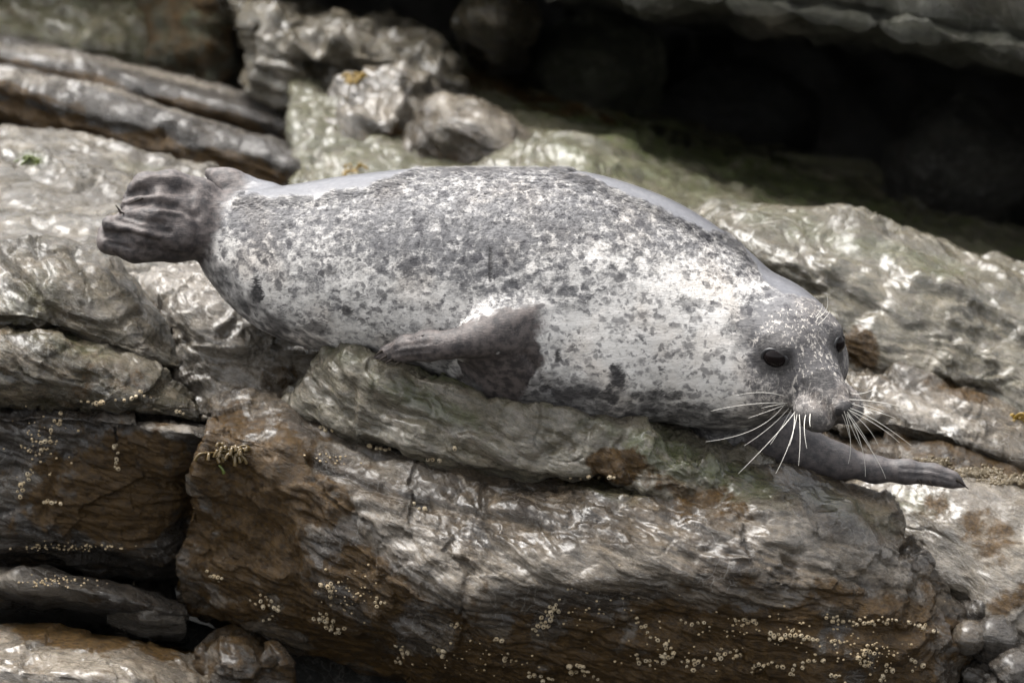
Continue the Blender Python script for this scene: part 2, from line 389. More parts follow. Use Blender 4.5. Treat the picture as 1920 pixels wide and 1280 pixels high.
rock('upper_bed', None, None, [
 [(600,760,.32),(680,690,.32),(760,690,.32),(900,740,.30),(1050,780,.28),(1200,810,.25),(1350,850,.22),(1450,890,.2)],
 [(560,735,.08),(588,665,.06),(640,636,.04),(730,662,.0),(850,702,-.04),(1000,745,-.06),(1180,792,-.08),(1330,836,-.10),(1430,872,-.10)],
 [(550,745,-.05),(592,690,-.07),(650,662,-.09),(730,682,-.11),(850,715,-.14),(960,752,-.16),(1100,778,-.18),(1230,825,-.19),(1330,865,-.20),(1410,910,-.19)],
 [(546,755,-.07),(600,715,-.10),(660,690,-.13),(730,705,-.15),(850,740,-.18),(960,772,-.205),(1100,795,-.215),(1210,840,-.23),(1300,885,-.24),(1370,930,-.23)],
 [(545,768,-.085),(620,758,-.13),(720,762,-.175),(860,800,-.21),(990,828,-.235),(1120,850,-.25),(1210,880,-.26),(1330,945,-.25)],
 [(545,782,-.08),(620,800,-.14),(710,822,-.185),(850,860,-.22),(990,880,-.245),(1120,896,-.26),(1210,915,-.265),(1300,955,-.26)],
 [(555,795,-.0),(620,812,-.06),(710,832,-.10),(850,872,-.14),(990,892,-.16),(1120,906,-.17),(1210,925,-.17),(1290,965,-.16)],
 ], parent=bb, res=.003, thick=.30, seed=2, big=.012, ledge=.009, wrinkle=.008, lump=.020, facet=.016, base=(0, .24, .3, .6),  # high pale base lightens the bed against the seal's shadow
 strokes=[([(640,690),(670,730),(660,780)], 10, -.010), ([(1010,860),(1080,815),(1110,790)], 10, -.008), ([(1120,900),(1130,840),(1150,825),(1185,860),(1195,900)], 16, -.014),
          ([(690,680),(760,700),(900,750),(1010,775),(1130,790)], 8, .006), ([(560,745),(600,690),(640,665)], 12, -.006), ([(700,760),(860,800),(1000,830)], 10, -.005)],
 blobs=[(1, 820, 760, 130, 30, 20, .75), (1, 860, 700, 170, 25, 20, .9), (1, 1250, 850, 160, 35, 20, .85), (1, 640, 660, 60, 30, 0, .5), (0, 1150, 870, 45, 38, 0, 1), (0, 1270, 920, 80, 30, 20, .5),
        (0, 900, 850, 60, 20, 15, .3), (3, 1000, 790, 120, 22, 15, .6), (3, 720, 720, 120, 30, 20, .45), (2, 1230, 860, 160, 45, 20, .7)])

# --- left foreground rocks
rock('boulder', 'grey-brown angular boulder just below the hind flippers, tapering to a point at its right end', 'boulder', [
 [(-80,520,.45),(60,520,.45),(200,530,.42),(260,560,.40),(310,640,.35)],
 [(-80,452,.22),(60,447,.20),(190,470,.18),(245,520,.15),(290,600,.10),(326,668,.05)],
 [(-80,480,.08),(60,480,.05),(170,500,.03),(235,550,.02),(280,620,.0),(322,676,-.02)],
 [(-80,540,.0),(50,535,-.03),(150,555,-.05),(220,600,-.05),(270,645,-.05),(318,682,-.04)],
 [(-80,600,-.03),(50,598,-.06),(140,620,-.07),(215,645,-.07),(265,668,-.06),(312,686,-.04)],
 ], res=.0035, thick=.35, seed=3, ledge=.014, wrinkle=.0055, lump=.014, base=(.08, .12, .2, .15),
 strokes=[([(0,490),(80,560),(120,640)], 9, -.012), ([(140,480),(200,560),(260,650)], 10, -.010), ([(60,450),(90,520),(60,590)], 8, -.008), ([(245,520),(290,600),(320,665)], 7, .006)],
 blobs=[(3, 230, 620, 90, 30, 60, .8), (0, 120, 530, 90, 40, 40, .35), (1, 60, 560, 80, 60, 0, .3)])
rock('boulder', 'rounded dark grey boulder at the left edge, lying on the barnacled brown block', 'boulder', [
 [(-80,620,.3),(100,620,.3),(220,660,.3),(320,720,.25)],
 [(-80,605,.02),(60,612,.0),(180,632,-.02),(280,675,-.04),(350,735,-.06)],
 [(-80,625,-.08),(60,635,-.11),(170,665,-.12),(270,710,-.12),(360,755,-.10)],
 [(-80,670,-.12),(60,690,-.15),(160,715,-.16),(260,745,-.15),(362,775,-.11)],
 [(-80,735,-.12),(60,748,-.14),(160,758,-.15),(260,772,-.14),(358,785,-.11)],
 [(-80,750,-.0),(60,762,-.02),(160,772,-.04),(260,782,-.04),(350,790,-.04)],
 ], res=.0035, thick=.3, seed=4, ledge=.010, wrinkle=.005, lump=.010, base=(.15, .15, .2, .0),
 strokes=[([(240,770),(310,720),(340,700)], 8, -.006)], blobs=[(0, 110, 700, 170, 50, 5, .5), (3, 250, 660, 100, 22, 25, .7), (1, 130, 650, 90, 30, 10, .4)])
rock('rock_block', 'dark brown square rock block at the left edge with a chain of barnacles', 'rock', [
 [(-80,770,.3),(150,770,.3),(300,780,.28),(385,800,.25)],
 [(-80,757,-.06),(150,770,-.08),(260,782,-.10),(350,790,-.10),(395,805,-.08)],
 [(-80,770,-.12),(150,782,-.15),(260,795,-.17),(350,812,-.18),(402,825,-.14)],
 [(-80,790,-.13),(150,800,-.155),(260,815,-.165),(340,832,-.17),(396,845,-.13)],
 [(-80,850,-.13),(150,870,-.145),(260,890,-.14),(330,890,-.13),(375,900,-.09)],
 [(-80,950,-.14),(150,960,-.15),(260,970,-.14),(320,975,-.12),(352,985,-.07)],
 [(-80,1025,-.12),(150,1035,-.13),(260,1045,-.12),(310,1050,-.10),(345,1060,-.05)],
 [(-80,1045,.0),(150,1055,.0),(260,1065,.0),(340,1075,.03)],
 ], mat=M_DARK, res=.0035, thick=.35, seed=5, ledge=.006, wrinkle=.004, lump=.010, base=(.35, 0, .35, 0),
 strokes=[([(0,790),(150,800),(240,800)], 9, -.010), ([(80,960),(120,860),(180,800)], 10, -.008)],
 blobs=[(0, 230, 920, 170, 120, 0, .95), (0, 50, 840, 80, 50, 0, .3), (3, 90, 900, 90, 30, -15, .35), (3, 310, 800, 90, 12, 8, .7), (2, 60, 900, 100, 60, 0, .8)])
rock('rock_ledge', 'low dark ledge at the bottom left between the brown block and the glossy slab', 'rock', [
 [(-80,1070,.25),(150,1090,.25),(330,1140,.25)],
 [(-80,1052,-.08),(100,1070,-.1),(220,1095,-.1),(335,1125,-.08)],
 [(-80,1080,-.2),(100,1095,-.22),(220,1118,-.2),(340,1150,-.14)],
 [(-80,1100,-.2),(100,1120,-.2),(220,1140,-.18),(335,1170,-.12)],
 [(-80,1125,-.12),(100,1140,-.1),(220,1160,-.08),(330,1190,-.05)],
 ], mat=M_DARK, res=.005, thick=.3, seed=6, ledge=.012, base=(.3, 0, .3, .0), blobs=[(3, 70, 1100, 110, 20, 10, .7)])
rock('stone', 'smooth dark stone wedged under the ledge at the bottom left', 'stone', [
 [(230,1110,.1),(290,1115,.1),(330,1130,.1)], [(205,1130,-.12),(270,1125,-.14),(335,1145,-.12)], [(205,1150,-.15),(270,1155,-.18),(340,1168,-.14)], [(215,1175,-.12),(270,1180,-.14),(335,1185,-.12)]],
 mat=M_DARK, res=.005, thick=.15, seed=7, ledge=.002, wrinkle=.002, lump=.006, base=(.1, 0, .4, .3))
rock('rock_slab', 'glossy wet brown slab in the bottom left corner', 'rock', [
 [(-80,1190,.1),(150,1190,.1),(380,1230,.1)],
 [(-80,1160,-.16),(100,1172,-.18),(240,1195,-.18),(375,1222,-.16)],
 [(-80,1210,-.32),(100,1220,-.34),(240,1240,-.32),(385,1262,-.26)],
 [(-80,1250,-.42),(100,1262,-.42),(240,1285,-.40),(390,1310,-.3)],
 [(-80,1380,-.44),(100,1380,-.44),(240,1380,-.42),(385,1380,-.3)],
 ], res=.004, thick=.35, seed=8, ledge=.006, wrinkle=.003, lump=.010, base=(.3, 0, .95, .3),
 blobs=[(0, 180, 1195, 220, 28, 8, .95), (3, 150, 1245, 220, 25, 8, .9)])
rock('stone', 'small dark brown stone at the bottom edge, right of the glossy slab', 'stone', [
 [(400,1220,.0),(440,1210,.0),(500,1230,.0)], [(388,1215,-.2),(430,1200,-.22),(500,1215,-.2)], [(385,1250,-.24),(440,1245,-.27),(520,1250,-.24)], [(390,1320,-.24),(440,1320,-.26),(520,1320,-.24)]],
 mat=M_DARK, res=.004, thick=.2, seed=9, facet=.03, lump=.02, base=(.5, 0, .6, .0), blobs=[(3, 395, 1240, 12, 40, 0, .8)])
for k, (x, y, rx, ry, lab) in enumerate([(388, 775, 24, 15, 'small grey pebble wedged left of the seal boulder, upper of two'), (390, 803, 17, 13, 'small dark pebble in the crevice, just below the other pebble')]):
    rock('pebble', lab, 'pebble', [[(x-rx*.6,y-ry*.6,.0),(x,y-ry,.0),(x+rx*.6,y-ry*.5,.0)],[(x-rx,y,-.05),(x,y-ry*.4,-.08),(x+rx,y,-.05)],[(x-rx*.7,y+ry*.8,-.05),(x,y+ry*.7,-.08),(x+rx*.7,y+ry*.8,-.05)]],
         res=.003, thick=.06, seed=10+k, big=.003, ledge=.001, wrinkle=.001, lump=.003, rr=.006, base=(0, 0, .6, .3))

rock('rock', 'added black rock standing in for shade under the left half of the big boulder', 'rock', [
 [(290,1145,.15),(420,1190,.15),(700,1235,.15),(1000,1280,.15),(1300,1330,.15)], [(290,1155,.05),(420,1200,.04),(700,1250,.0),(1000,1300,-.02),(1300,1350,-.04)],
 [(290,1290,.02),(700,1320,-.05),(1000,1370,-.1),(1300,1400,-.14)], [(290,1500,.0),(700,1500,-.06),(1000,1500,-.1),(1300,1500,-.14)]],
 mat=M_CAVE, res=.008, thick=.3, seed=50)  # added rock in cave colour, fills the hollow with painted blackness

# --- middle rock under the tail
rock('boulder', 'pale smooth-topped grey boulder between the left boulders and the seal belly', 'boulder', [
 [(200,500,.75),(400,470,.75),(600,500,.7),(740,560,.6)],
 [(225,500,.48),(330,488,.48),(430,490,.46),(560,540,.42),(700,600,.38)],
 [(235,520,.32),(330,520,.30),(450,545,.28),(560,580,.26),(700,640,.25)],
 [(290,580,.20),(360,575,.18),(450,600,.17),(540,620,.17),(700,670,.2)],
 [(320,610,.16),(380,610,.13),(460,640,.13),(540,660,.14),(680,700,.2)],
 [(322,650,.14),(390,660,.10),(460,690,.11),(540,710,.12),(660,740,.2)],
 [(340,700,.10),(400,715,.06),(460,735,.07),(540,750,.10),(640,780,.2)],
 [(350,750,.08),(400,760,.05),(460,775,.07),(540,790,.10),(640,810,.2)],
 ], mat=M_PALE, res=.0035, thick=.3, seed=12, big=.012, ledge=.014, wrinkle=.0085, lump=.022, facet=.018, base=(0, .0, .8, .6),
 strokes=[([(245,530),(300,585),(320,640)], 12, -.02), ([(400,625),(440,600),(520,600)], 8, .010), ([(340,640),(420,635)], 8, -.008), ([(330,690),(400,700),(470,740)], 9, -.012)],
 blobs=[(3, 420, 540, 180, 40, 10, .8), (0, 420, 670, 70, 25, 10, .5), (0, 520, 700, 60, 40, 0, .5), (2, 480, 690, 150, 60, 0, .8), (0, 285, 600, 25, 35, 0, .8)])
rock('rock_slope', 'long pale smooth rock slope at the left, behind the hind flippers', 'rock', [
 [(-150,235,1.30),(100,245,1.25),(300,300,1.15),(560,370,1.05),(800,420,.95)],
 [(-150,255,1.15),(100,268,1.12),(300,330,1.05),(560,390,.98),(800,440,.9)],
 [(-150,320,.85),(100,330,.83),(300,365,.80),(560,410,.78),(800,460,.75)],
 [(-150,400,.58),(100,405,.56),(300,425,.56),(560,460,.55),(800,500,.55)],
 [(-150,440,.46),(100,448,.45),(200,470,.45),(400,500,.45),(800,540,.45)],
 [(-150,500,.36),(100,500,.36),(200,520,.36),(400,550,.36),(800,600,.40)],
 ], mat=M_PALE, res=.006, thick=.35, seed=13, big=.008, ledge=.014, wrinkle=.010, lump=.004, facet=.005, base=(0, .05, .45, .15),
 strokes=[([(0,375),(80,395),(190,400)], 8, -.008), ([(20,300),(80,340),(160,360)], 7, -.006), ([(60,415),(130,440),(200,445)], 8, -.008)],
 blobs=[(1, 60, 300, 30, 14, 10, .9), (1, 300, 330, 120, 15, 15, .3)])

# --- background strata, blurred
rock('rock_ledge', 'lower of the two long layered rock ledges at the upper left, behind the pale slope', 'rock', [
 [(-150,120,2.0),(150,170,2.0),(400,240,1.9),(600,310,1.8)],
 [(-150,110,1.60),(0,125,1.60),(150,165,1.56),(380,225,1.52),(480,260,1.5),(560,300,1.45)],
 [(-150,140,1.50),(0,150,1.48),(130,190,1.44),(350,243,1.40),(480,280,1.38),(570,325,1.36)],
 [(-150,165,1.47),(0,180,1.45),(130,222,1.42),(350,285,1.38),(470,318,1.36),(560,345,1.34)],
 [(-150,200,1.47),(0,215,1.46),(130,258,1.44),(330,325,1.40),(460,350,1.38),(560,370,1.36)],
 [(-150,215,1.62),(0,230,1.60),(130,275,1.6),(330,340,1.55),(460,365,1.52),(560,385,1.5)],
 [(-150,255,1.9),(0,270,1.9),(130,300,1.9),(330,360,1.8),(560,400,1.7)],
 ], res=.007, thick=.5, mat=M_DARK, seed=14, big=.004, ledge=.026, facet=.005, wrinkle=.008, lump=.004, base=(.2, 0, .4, .0),
 strokes=[([(0,190),(150,225),(300,260)], 9, -.015), ([(-50,130),(150,180),(350,235)], 9, .012)],
 blobs=[(3, 180, 160, 230, 6, 17, .7), (3, 30, 140, 90, 15, 12, .6), (0, 350, 300, 300, 32, 15, 1), (0, 60, 225, 250, 24, 14, 1), (0, 30, 172, 140, 10, 14, .8)])  # pale top edges, near-black front and undercut: shading put into the colour
rock('rock_ledge', 'upper of the two long layered rock ledges at the upper left', 'rock', [
 [(-150,80,2.6),(150,120,2.6),(500,210,2.4)],
 [(-150,60,2.10),(0,72,2.08),(150,105,2.05),(300,140,2.02),(440,180,2.0),(560,220,1.95)],
 [(-150,85,1.98),(0,93,1.96),(150,125,1.92),(300,158,1.9),(440,195,1.86),(570,240,1.85)],
 [(-150,118,1.96),(0,128,1.94),(150,165,1.92),(300,200,1.88),(440,238,1.86),(570,275,1.85)],
 [(-150,130,2.2),(0,138,2.2),(150,178,2.2),(300,213,2.1),(440,250,2.1),(570,290,2.1)],
 ], res=.008, thick=.5, mat=M_DARK, seed=15, big=.004, ledge=.026, facet=.005, wrinkle=.008, lump=.004, base=(.2, 0, .4, .0),
 blobs=[(3, 330, 147, 200, 6, 14, .7), (3, 60, 95, 120, 10, 10, .6), (0, 300, 195, 320, 20, 15, 1), (0, 20, 125, 160, 16, 12, 1)])  # shading painted as on the lower ledge: light top, dark front
rock('boulder', 'mossy grey-green boulder in the top left corner, above the layered ledges', 'boulder', [
 [(-200,-150,3.2),(100,-150,3.2),(330,-100,3.1)],
 [(-200,-60,2.7),(60,-60,2.65),(200,-30,2.6),(320,-10,2.6)],
 [(-200,20,2.5),(60,15,2.45),(180,30,2.4),(300,50,2.45)],
 [(-200,70,2.4),(60,75,2.36),(180,90,2.3),(290,110,2.35)],
 [(-200,120,2.5),(60,130,2.5),(180,140,2.4),(280,150,2.4)],
 ], res=.01, thick=.5, seed=16, big=.04, ledge=.02, lump=.03, base=(.1, .45, 0, .1), blobs=[(3, 190, 40, 60, 40, -30, .5)])
rock('boulder', 'dark squarish boulder near the top left, behind the layered ledges', 'boulder', [
 [(270,-150,3.0),(400,-150,3.0),(500,-100,2.9)],
 [(278,-60,2.5),(400,-60,2.4),(492,-40,2.5)],
 [(270,40,2.40),(390,40,2.28),(495,50,2.4)],
 [(280,110,2.35),(390,120,2.24),(498,130,2.35)],
 [(300,160,2.35),(390,180,2.25),(495,190,2.35)],
 ], mat=M_OVER, res=.01, thick=.5, seed=17, big=.03, ledge=.01, lump=.02, base=(.5, .3, 0, 0), blobs=[(1, 360, 30, 80, 60, 0, .6)])
# central background outcrop
oc = empty('rock_outcrop', tuple(P(650, 330, 1.6)), 'broken pinkish grey outcrop with bright wet edges, behind the middle of the seal back', 'rock')
rock('pillar', None, None, [
 [(430,-30,2.6),(560,20,2.5),(720,60,2.5)],
 [(430,-5,2.12),(500,20,2.1),(580,48,2.08),(700,65,2.05),(800,85,2.05)],
 [(485,40,1.98),(540,70,1.92),(600,85,1.9),(700,90,1.9),(820,110,1.95)],
 [(492,80,1.95),(540,105,1.88),(600,120,1.88),(700,140,1.86),(860,150,1.9)],
 [(500,150,1.93),(540,170,1.86),(600,185,1.9),(700,200,1.85),(880,190,1.9)],
 [(505,230,1.93),(550,240,1.86),(610,240,1.9),(720,240,1.86),(900,230,1.9)],
 [(520,290,2.0),(560,300,1.95),(620,300,1.95),(720,300,1.95),(900,290,2.0)],
 ], mat=M_PALE, parent=oc, res=.007, thick=.4, seed=18, big=.03, ledge=.03, facet=.035, wrinkle=.008, lump=.03, base=(.25, .1, .3, .0),
 strokes=[([(510,40),(520,130),(510,200)], 10, .03), ([(550,90),(600,110),(640,90)], 10, .035), ([(590,130),(600,200),(580,240)], 14, -.05), ([(660,130),(700,150)], 16, -.03)],
 blobs=[(3, 560, 95, 60, 14, 10, .9), (3, 650, 60, 90, 12, 10, .7), (3, 500, 70, 15, 40, 0, .7), (0, 560, 240, 60, 50, 0, .6), (0, 690, 190, 40, 30, 0, .5)])
rock('block', None, None, [
 [(590,180,2.1),(720,170,2.1),(800,200,2.0)],
 [(600,200,1.78),(660,175,1.76),(740,160,1.75),(800,180,1.72)],
 [(605,225,1.66),(660,215,1.60),(735,200,1.56),(790,215,1.6)],
 [(600,262,1.62),(660,255,1.52),(735,245,1.50),(785,250,1.55)],
 [(585,300,1.60),(660,300,1.52),(730,300,1.52),(785,290,1.55)],
 [(590,340,1.6),(660,345,1.55),(730,345,1.55),(785,335,1.6)],
 ], mat=M_PALE, parent=oc, res=.006, thick=.3, seed=19, big=.02, ledge=.02, facet=.03, wrinkle=.006, lump=.03, base=(.1, 0, .4, .1),
 strokes=[([(700,250),(730,290),(720,330)], 14, -.05), ([(640,200),(650,270),(640,320)], 9, -.03), ([(745,175),(740,230)], 9, .03)], blobs=[(3, 720, 210, 60, 18, 10, 1), (0, 740, 280, 30, 40, 0, .7)])
rock('block', None, None, [
 [(790,220,1.9),(860,200,1.9),(1000,250,1.9)],
 [(795,235,1.62),(830,188,1.6),(870,200,1.58),(950,225,1.56),(1000,270,1.55)],
 [(785,260,1.50),(830,205,1.46),(880,222,1.42),(940,250,1.40),(990,300,1.42)],
 [(780,290,1.46),(830,240,1.42),(890,255,1.38),(930,275,1.38),(985,310,1.4)],
 [(778,325,1.46),(830,320,1.42),(890,320,1.38),(930,320,1.38),(985,330,1.4)],
 [(778,360,1.5),(830,360,1.48),(890,360,1.45),(930,360,1.45),(985,360,1.45)],
 ], mat=M_PALE, parent=oc, res=.006, thick=.3, seed=20, big=.015, ledge=.012, wrinkle=.005, lump=.018, base=(.15, 0, .2, .0),
 blobs=[(3, 830, 195, 30, 16, 40, 1), (3, 920, 235, 70, 18, 20, .9), (0, 850, 290, 70, 40, 0, .45)])
# long mossy slope running down to the right below the cave
rock('rock_slope', 'long green-tinged rock slope running down to the right below the dark cave', 'rock', [
 [(560,30,3.2),(900,100,3.2),(1300,230,3.1),(1700,360,3.0),(2200,520,2.9)],
 [(560,90,2.5),(850,130,2.5),(1050,195,2.45),(1300,280,2.4),(1600,370,2.3),(1850,440,2.2),(2200,530,2.1)],
 [(560,140,2.0),(850,185,2.0),(1050,240,1.95),(1300,320,1.9),(1600,405,1.8),(1850,470,1.7),(2200,560,1.6)],
 [(560,220,1.6),(850,230,1.62),(1000,265,1.55),(1120,278,1.45),(1300,345,1.42),(1600,440,1.36),(1850,500,1.3),(2200,590,1.2)],
 [(560,300,1.4),(850,300,1.4),(960,300,1.30),(1100,295,1.22),(1280,375,1.18),(1560,445,1.12),(1850,510,1.08),(2200,610,1.0)],
 [(560,380,1.25),(850,380,1.2),(960,345,1.15),(1100,345,1.08),(1280,420,1.02),(1560,490,.98),(1850,560,.95),(2200,650,.9)],
 [(560,440,1.2),(850,440,1.15),(960,400,1.1),(1100,420,1.02),(1280,500,.98),(1560,560,.94),(1850,630,.92),(2200,700,.9)],
 ], mat=M_PALE, res=.007, thick=.4, seed=21, big=.014, ledge=.030, facet=.009, wrinkle=.010, lump=.008, base=(0, .45, .35, .35),
 strokes=[([(980,300),(1040,295),(1110,285),(1200,290)], 12, .02), ([(1400,360),(1550,400),(1700,440)], 8, -.012), ([(640,150),(850,190),(1000,240)], 10, -.012)],
 blobs=[(1, 1350, 300, 600, 45, 17, 1), (1, 1250, 330, 250, 35, 15, .7), (0, 900, 150, 300, 30, 15, .6), (3, 1130, 300, 150, 18, 5, .8), (3, 980, 280, 90, 25, 10, .6), (3, 1600, 450, 250, 30, 15, .5)])
# right rocks behind the head
rock('boulder', 'pale wrinkled rock behind the seal neck and head, with rounded lumps along its front edge', 'boulder', [
 [(1280,430,1.0),(1500,430,1.0),(1800,500,.95),(2150,590,.95)],
 [(1300,430,.82),(1350,392,.80),(1450,385,.78),(1560,410,.76),(1750,455,.74),(1900,510,.72),(2150,600,.7)],
 [(1310,450,.68),(1360,420,.62),(1440,425,.58),(1540,460,.56),(1700,500,.54),(1900,570,.52),(2150,660,.5)],
 [(1320,480,.62),(1380,455,.54),(1450,460,.50),(1520,500,.48),(1680,540,.46),(1900,620,.45),(2150,700,.44)],
 [(1330,540,.58),(1400,530,.50),(1470,540,.46),(1540,560,.43),(1680,610,.40),(1900,680,.40),(2150,760,.4)],
 [(1340,620,.56),(1420,620,.50),(1480,620,.44),(1560,640,.38),(1700,680,.36),(1900,740,.36),(2150,820,.36)],
 [(1350,700,.56),(1420,700,.50),(1500,710,.44),(1600,730,.40),(1720,740,.38),(1900,790,.38),(2150,870,.38)],
 ], mat=M_PALE, res=.0042, thick=.4, seed=22, big=.018, ledge=.020, facet=.007, wrinkle=.013, lump=.011, base=(.04, .18, .5, .3),
 strokes=[([(1380,420),(1480,440),(1570,470),(1700,520)], 12, -.009), ([(1560,640),(1600,600),(1660,560)], 14, -.007), ([(1780,640),(1830,580),(1900,560)], 12, -.006), ([(1500,470),(1530,540)], 12, -.01), ([(1640,380),(1750,440),(1860,470)], 7, -.01)],
 blobs=[(1, 1620, 460, 260, 30, 15, .5), (0, 1620, 650, 60, 40, 20, .8), (0, 1440, 480, 60, 30, 0, .4), (3, 1700, 600, 150, 40, 20, .4), (3, 1500, 480, 60, 25, 10, .5)])
rock('rock_ledge', 'sloping grey ledge at the right edge, level with the seal muzzle', 'rock', [
 [(1500,700,.6),(1750,690,.6),(1920,760,.6),(2150,840,.6)],
 [(1520,700,.42),(1600,690,.40),(1720,690,.38),(1850,740,.38),(2000,790,.38),(2150,840,.38)],
 [(1520,730,.34),(1600,728,.30),(1700,728,.28),(1820,765,.26),(1950,810,.25),(2150,870,.25)],
 [(1520,770,.28),(1600,765,.23),(1700,775,.20),(1800,800,.18),(1920,840,.17),(2150,900,.17)],
 [(1530,800,.25),(1600,795,.20),(1700,805,.17),(1790,828,.15),(1920,868,.14),(2150,930,.14)],
 [(1540,840,.28),(1600,835,.26),(1700,840,.26),(1800,860,.26),(1920,895,.26),(2150,950,.26)],
 ], res=.0036, thick=.3, seed=23, big=.014, ledge=.014, wrinkle=.006, lump=.014, base=(.1, .05, .4, .15),
 strokes=[([(1640,690),(1720,740),(1800,775),(1900,800)], 8, -.012), ([(1700,730),(1800,790),(1920,850)], 14, .012)],
 blobs=[(3, 1720, 760, 160, 18, 20, .8), (0, 1820, 740, 100, 22, 18, .6), (0, 1620, 820, 60, 20, 10, .3)])
rock('rock_ledge', 'dark crusted ledge at the right edge just above the tip of the outstretched flipper', 'rock', [
 [(1560,830,.4),(1750,830,.4),(1920,870,.4),(2150,930,.4)],
 [(1560,820,.22),(1650,820,.20),(1760,832,.18),(1920,868,.17),(2150,930,.17)],
 [(1560,850,.16),(1650,850,.14),(1760,862,.12),(1920,893,.11),(2150,950,.11)],
 [(1570,880,.14),(1650,880,.12),(1760,888,.10),(1920,915,.09),(2150,970,.09)],
 [(1580,910,.15),(1650,910,.14),(1760,915,.14),(1920,940,.12),(2150,990,.12)],
 ], mat=M_DARK, res=.0036, thick=.3, seed=24, ledge=.008, wrinkle=.006, lump=.018, base=(.5, .0, .2, .0), blobs=[(3, 1700, 850, 60, 14, 20, .6)])
rock('rock_slab', 'large glossy wet slab at the right edge below the outstretched flipper, unreflecting patches painted brown', 'rock', [
 [(1560,890,.30),(1700,870,.30),(1800,880,.28),(2150,960,.28)],
 [(1560,900,.12),(1680,885,.12),(1780,885,.10),(1860,900,.10),(2150,965,.1)],
 [(1570,940,.05),(1690,925,.03),(1790,930,.01),(1880,950,.0),(2150,1010,.0)],
 [(1580,1000,.0),(1700,990,-.03),(1800,1000,-.06),(1900,1030,-.07),(2150,1090,-.07)],
 [(1600,1060,-.02),(1720,1060,-.06),(1810,1080,-.11),(1900,1100,-.13),(2150,1160,-.14)],
 [(1620,1120,.0),(1740,1110,-.04),(1820,1125,-.12),(1890,1175,-.17),(2150,1240,-.2)],
 [(1640,1200,.1),(1750,1180,.05),(1830,1180,-.03),(1900,1230,-.12),(2150,1320,-.2)],
 ], mat=M_PALE, res=.0036, thick=.3, seed=25, big=.02, ledge=.005, wrinkle=.0025, lump=.006, base=(.05, .0, 1, .35),
 blobs=[(0, 1850, 1010, 45, 75, -35, .62), (0, 1740, 950, 60, 45, 0, .55), (0, 1900, 1130, 70, 30, -30, .85), (1, 1720, 940, 60, 25, 10, .4), (3, 1790, 1070, 60, 40, 0, .8)])  # brown patches paint the gaps in the sky reflection
for k, (x, y, rx, ry, Y, lab, mt) in enumerate([
    (1838, 1140, 42, 36, -.10, 'dark angular stone at the bottom right, highest of the pile there', M_DARK),
    (1860, 1190, 50, 42, -.14, 'dark round stone in the bottom right, under the highest stone of the pile', M_DARK),
    (1815, 1195, 16, 14, -.16, 'little pale grey pebble touching the right side of the big boulder', M_ROCK),
    (1900, 1260, 90, 55, -.22, 'large dim stone filling the bottom right corner', M_DARK)]):
    rock('stone', lab, 'stone', [[(x-rx*.5,y-ry*.8,Y+.1),(x,y-ry,Y+.1),(x+rx*.6,y-ry*.7,Y+.1)],[(x-rx*.9,y-ry*.3,Y),(x,y-ry*.5,Y-.04),(x+rx*.9,y-ry*.2,Y)],[(x-rx,y+ry*.3,Y-.01),(x,y+ry*.2,Y-.07),(x+rx,y+ry*.3,Y)],[(x-rx*.7,y+ry,Y),(x,y+ry*.9,Y-.04),(x+rx*.7,y+ry,Y)]],
         mat=mt, res=.004, thick=.14, seed=30+k, big=.010, ledge=.006, facet=.035, wrinkle=.004, lump=.012, rr=.008, base=(.1, 0, .4, .1))

# --- the cave: overhanging cliff, back wall, boulders
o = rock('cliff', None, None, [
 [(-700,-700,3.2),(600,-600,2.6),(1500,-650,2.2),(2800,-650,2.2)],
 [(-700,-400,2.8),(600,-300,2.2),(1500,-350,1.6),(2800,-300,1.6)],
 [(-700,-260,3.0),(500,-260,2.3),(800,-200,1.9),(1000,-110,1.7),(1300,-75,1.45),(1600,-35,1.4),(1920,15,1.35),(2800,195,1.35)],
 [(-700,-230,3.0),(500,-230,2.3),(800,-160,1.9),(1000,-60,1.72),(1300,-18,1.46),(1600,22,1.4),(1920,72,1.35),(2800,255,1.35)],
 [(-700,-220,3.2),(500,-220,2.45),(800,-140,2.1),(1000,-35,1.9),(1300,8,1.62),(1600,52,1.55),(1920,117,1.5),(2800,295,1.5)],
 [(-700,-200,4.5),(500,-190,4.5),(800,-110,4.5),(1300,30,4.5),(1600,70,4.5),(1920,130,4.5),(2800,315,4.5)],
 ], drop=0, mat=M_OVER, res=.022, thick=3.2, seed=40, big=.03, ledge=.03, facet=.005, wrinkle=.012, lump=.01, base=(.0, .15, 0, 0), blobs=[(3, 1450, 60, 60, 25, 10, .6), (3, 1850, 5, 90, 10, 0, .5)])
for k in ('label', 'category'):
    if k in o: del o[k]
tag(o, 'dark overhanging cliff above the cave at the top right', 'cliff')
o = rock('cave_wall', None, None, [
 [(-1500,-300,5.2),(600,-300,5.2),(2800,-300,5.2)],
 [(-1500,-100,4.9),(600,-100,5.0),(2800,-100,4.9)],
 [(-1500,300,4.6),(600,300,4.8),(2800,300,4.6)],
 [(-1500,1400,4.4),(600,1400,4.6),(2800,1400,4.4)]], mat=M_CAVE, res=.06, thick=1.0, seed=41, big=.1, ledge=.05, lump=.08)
tag(o, 'black back wall of the cave under the overhang', 'rock')
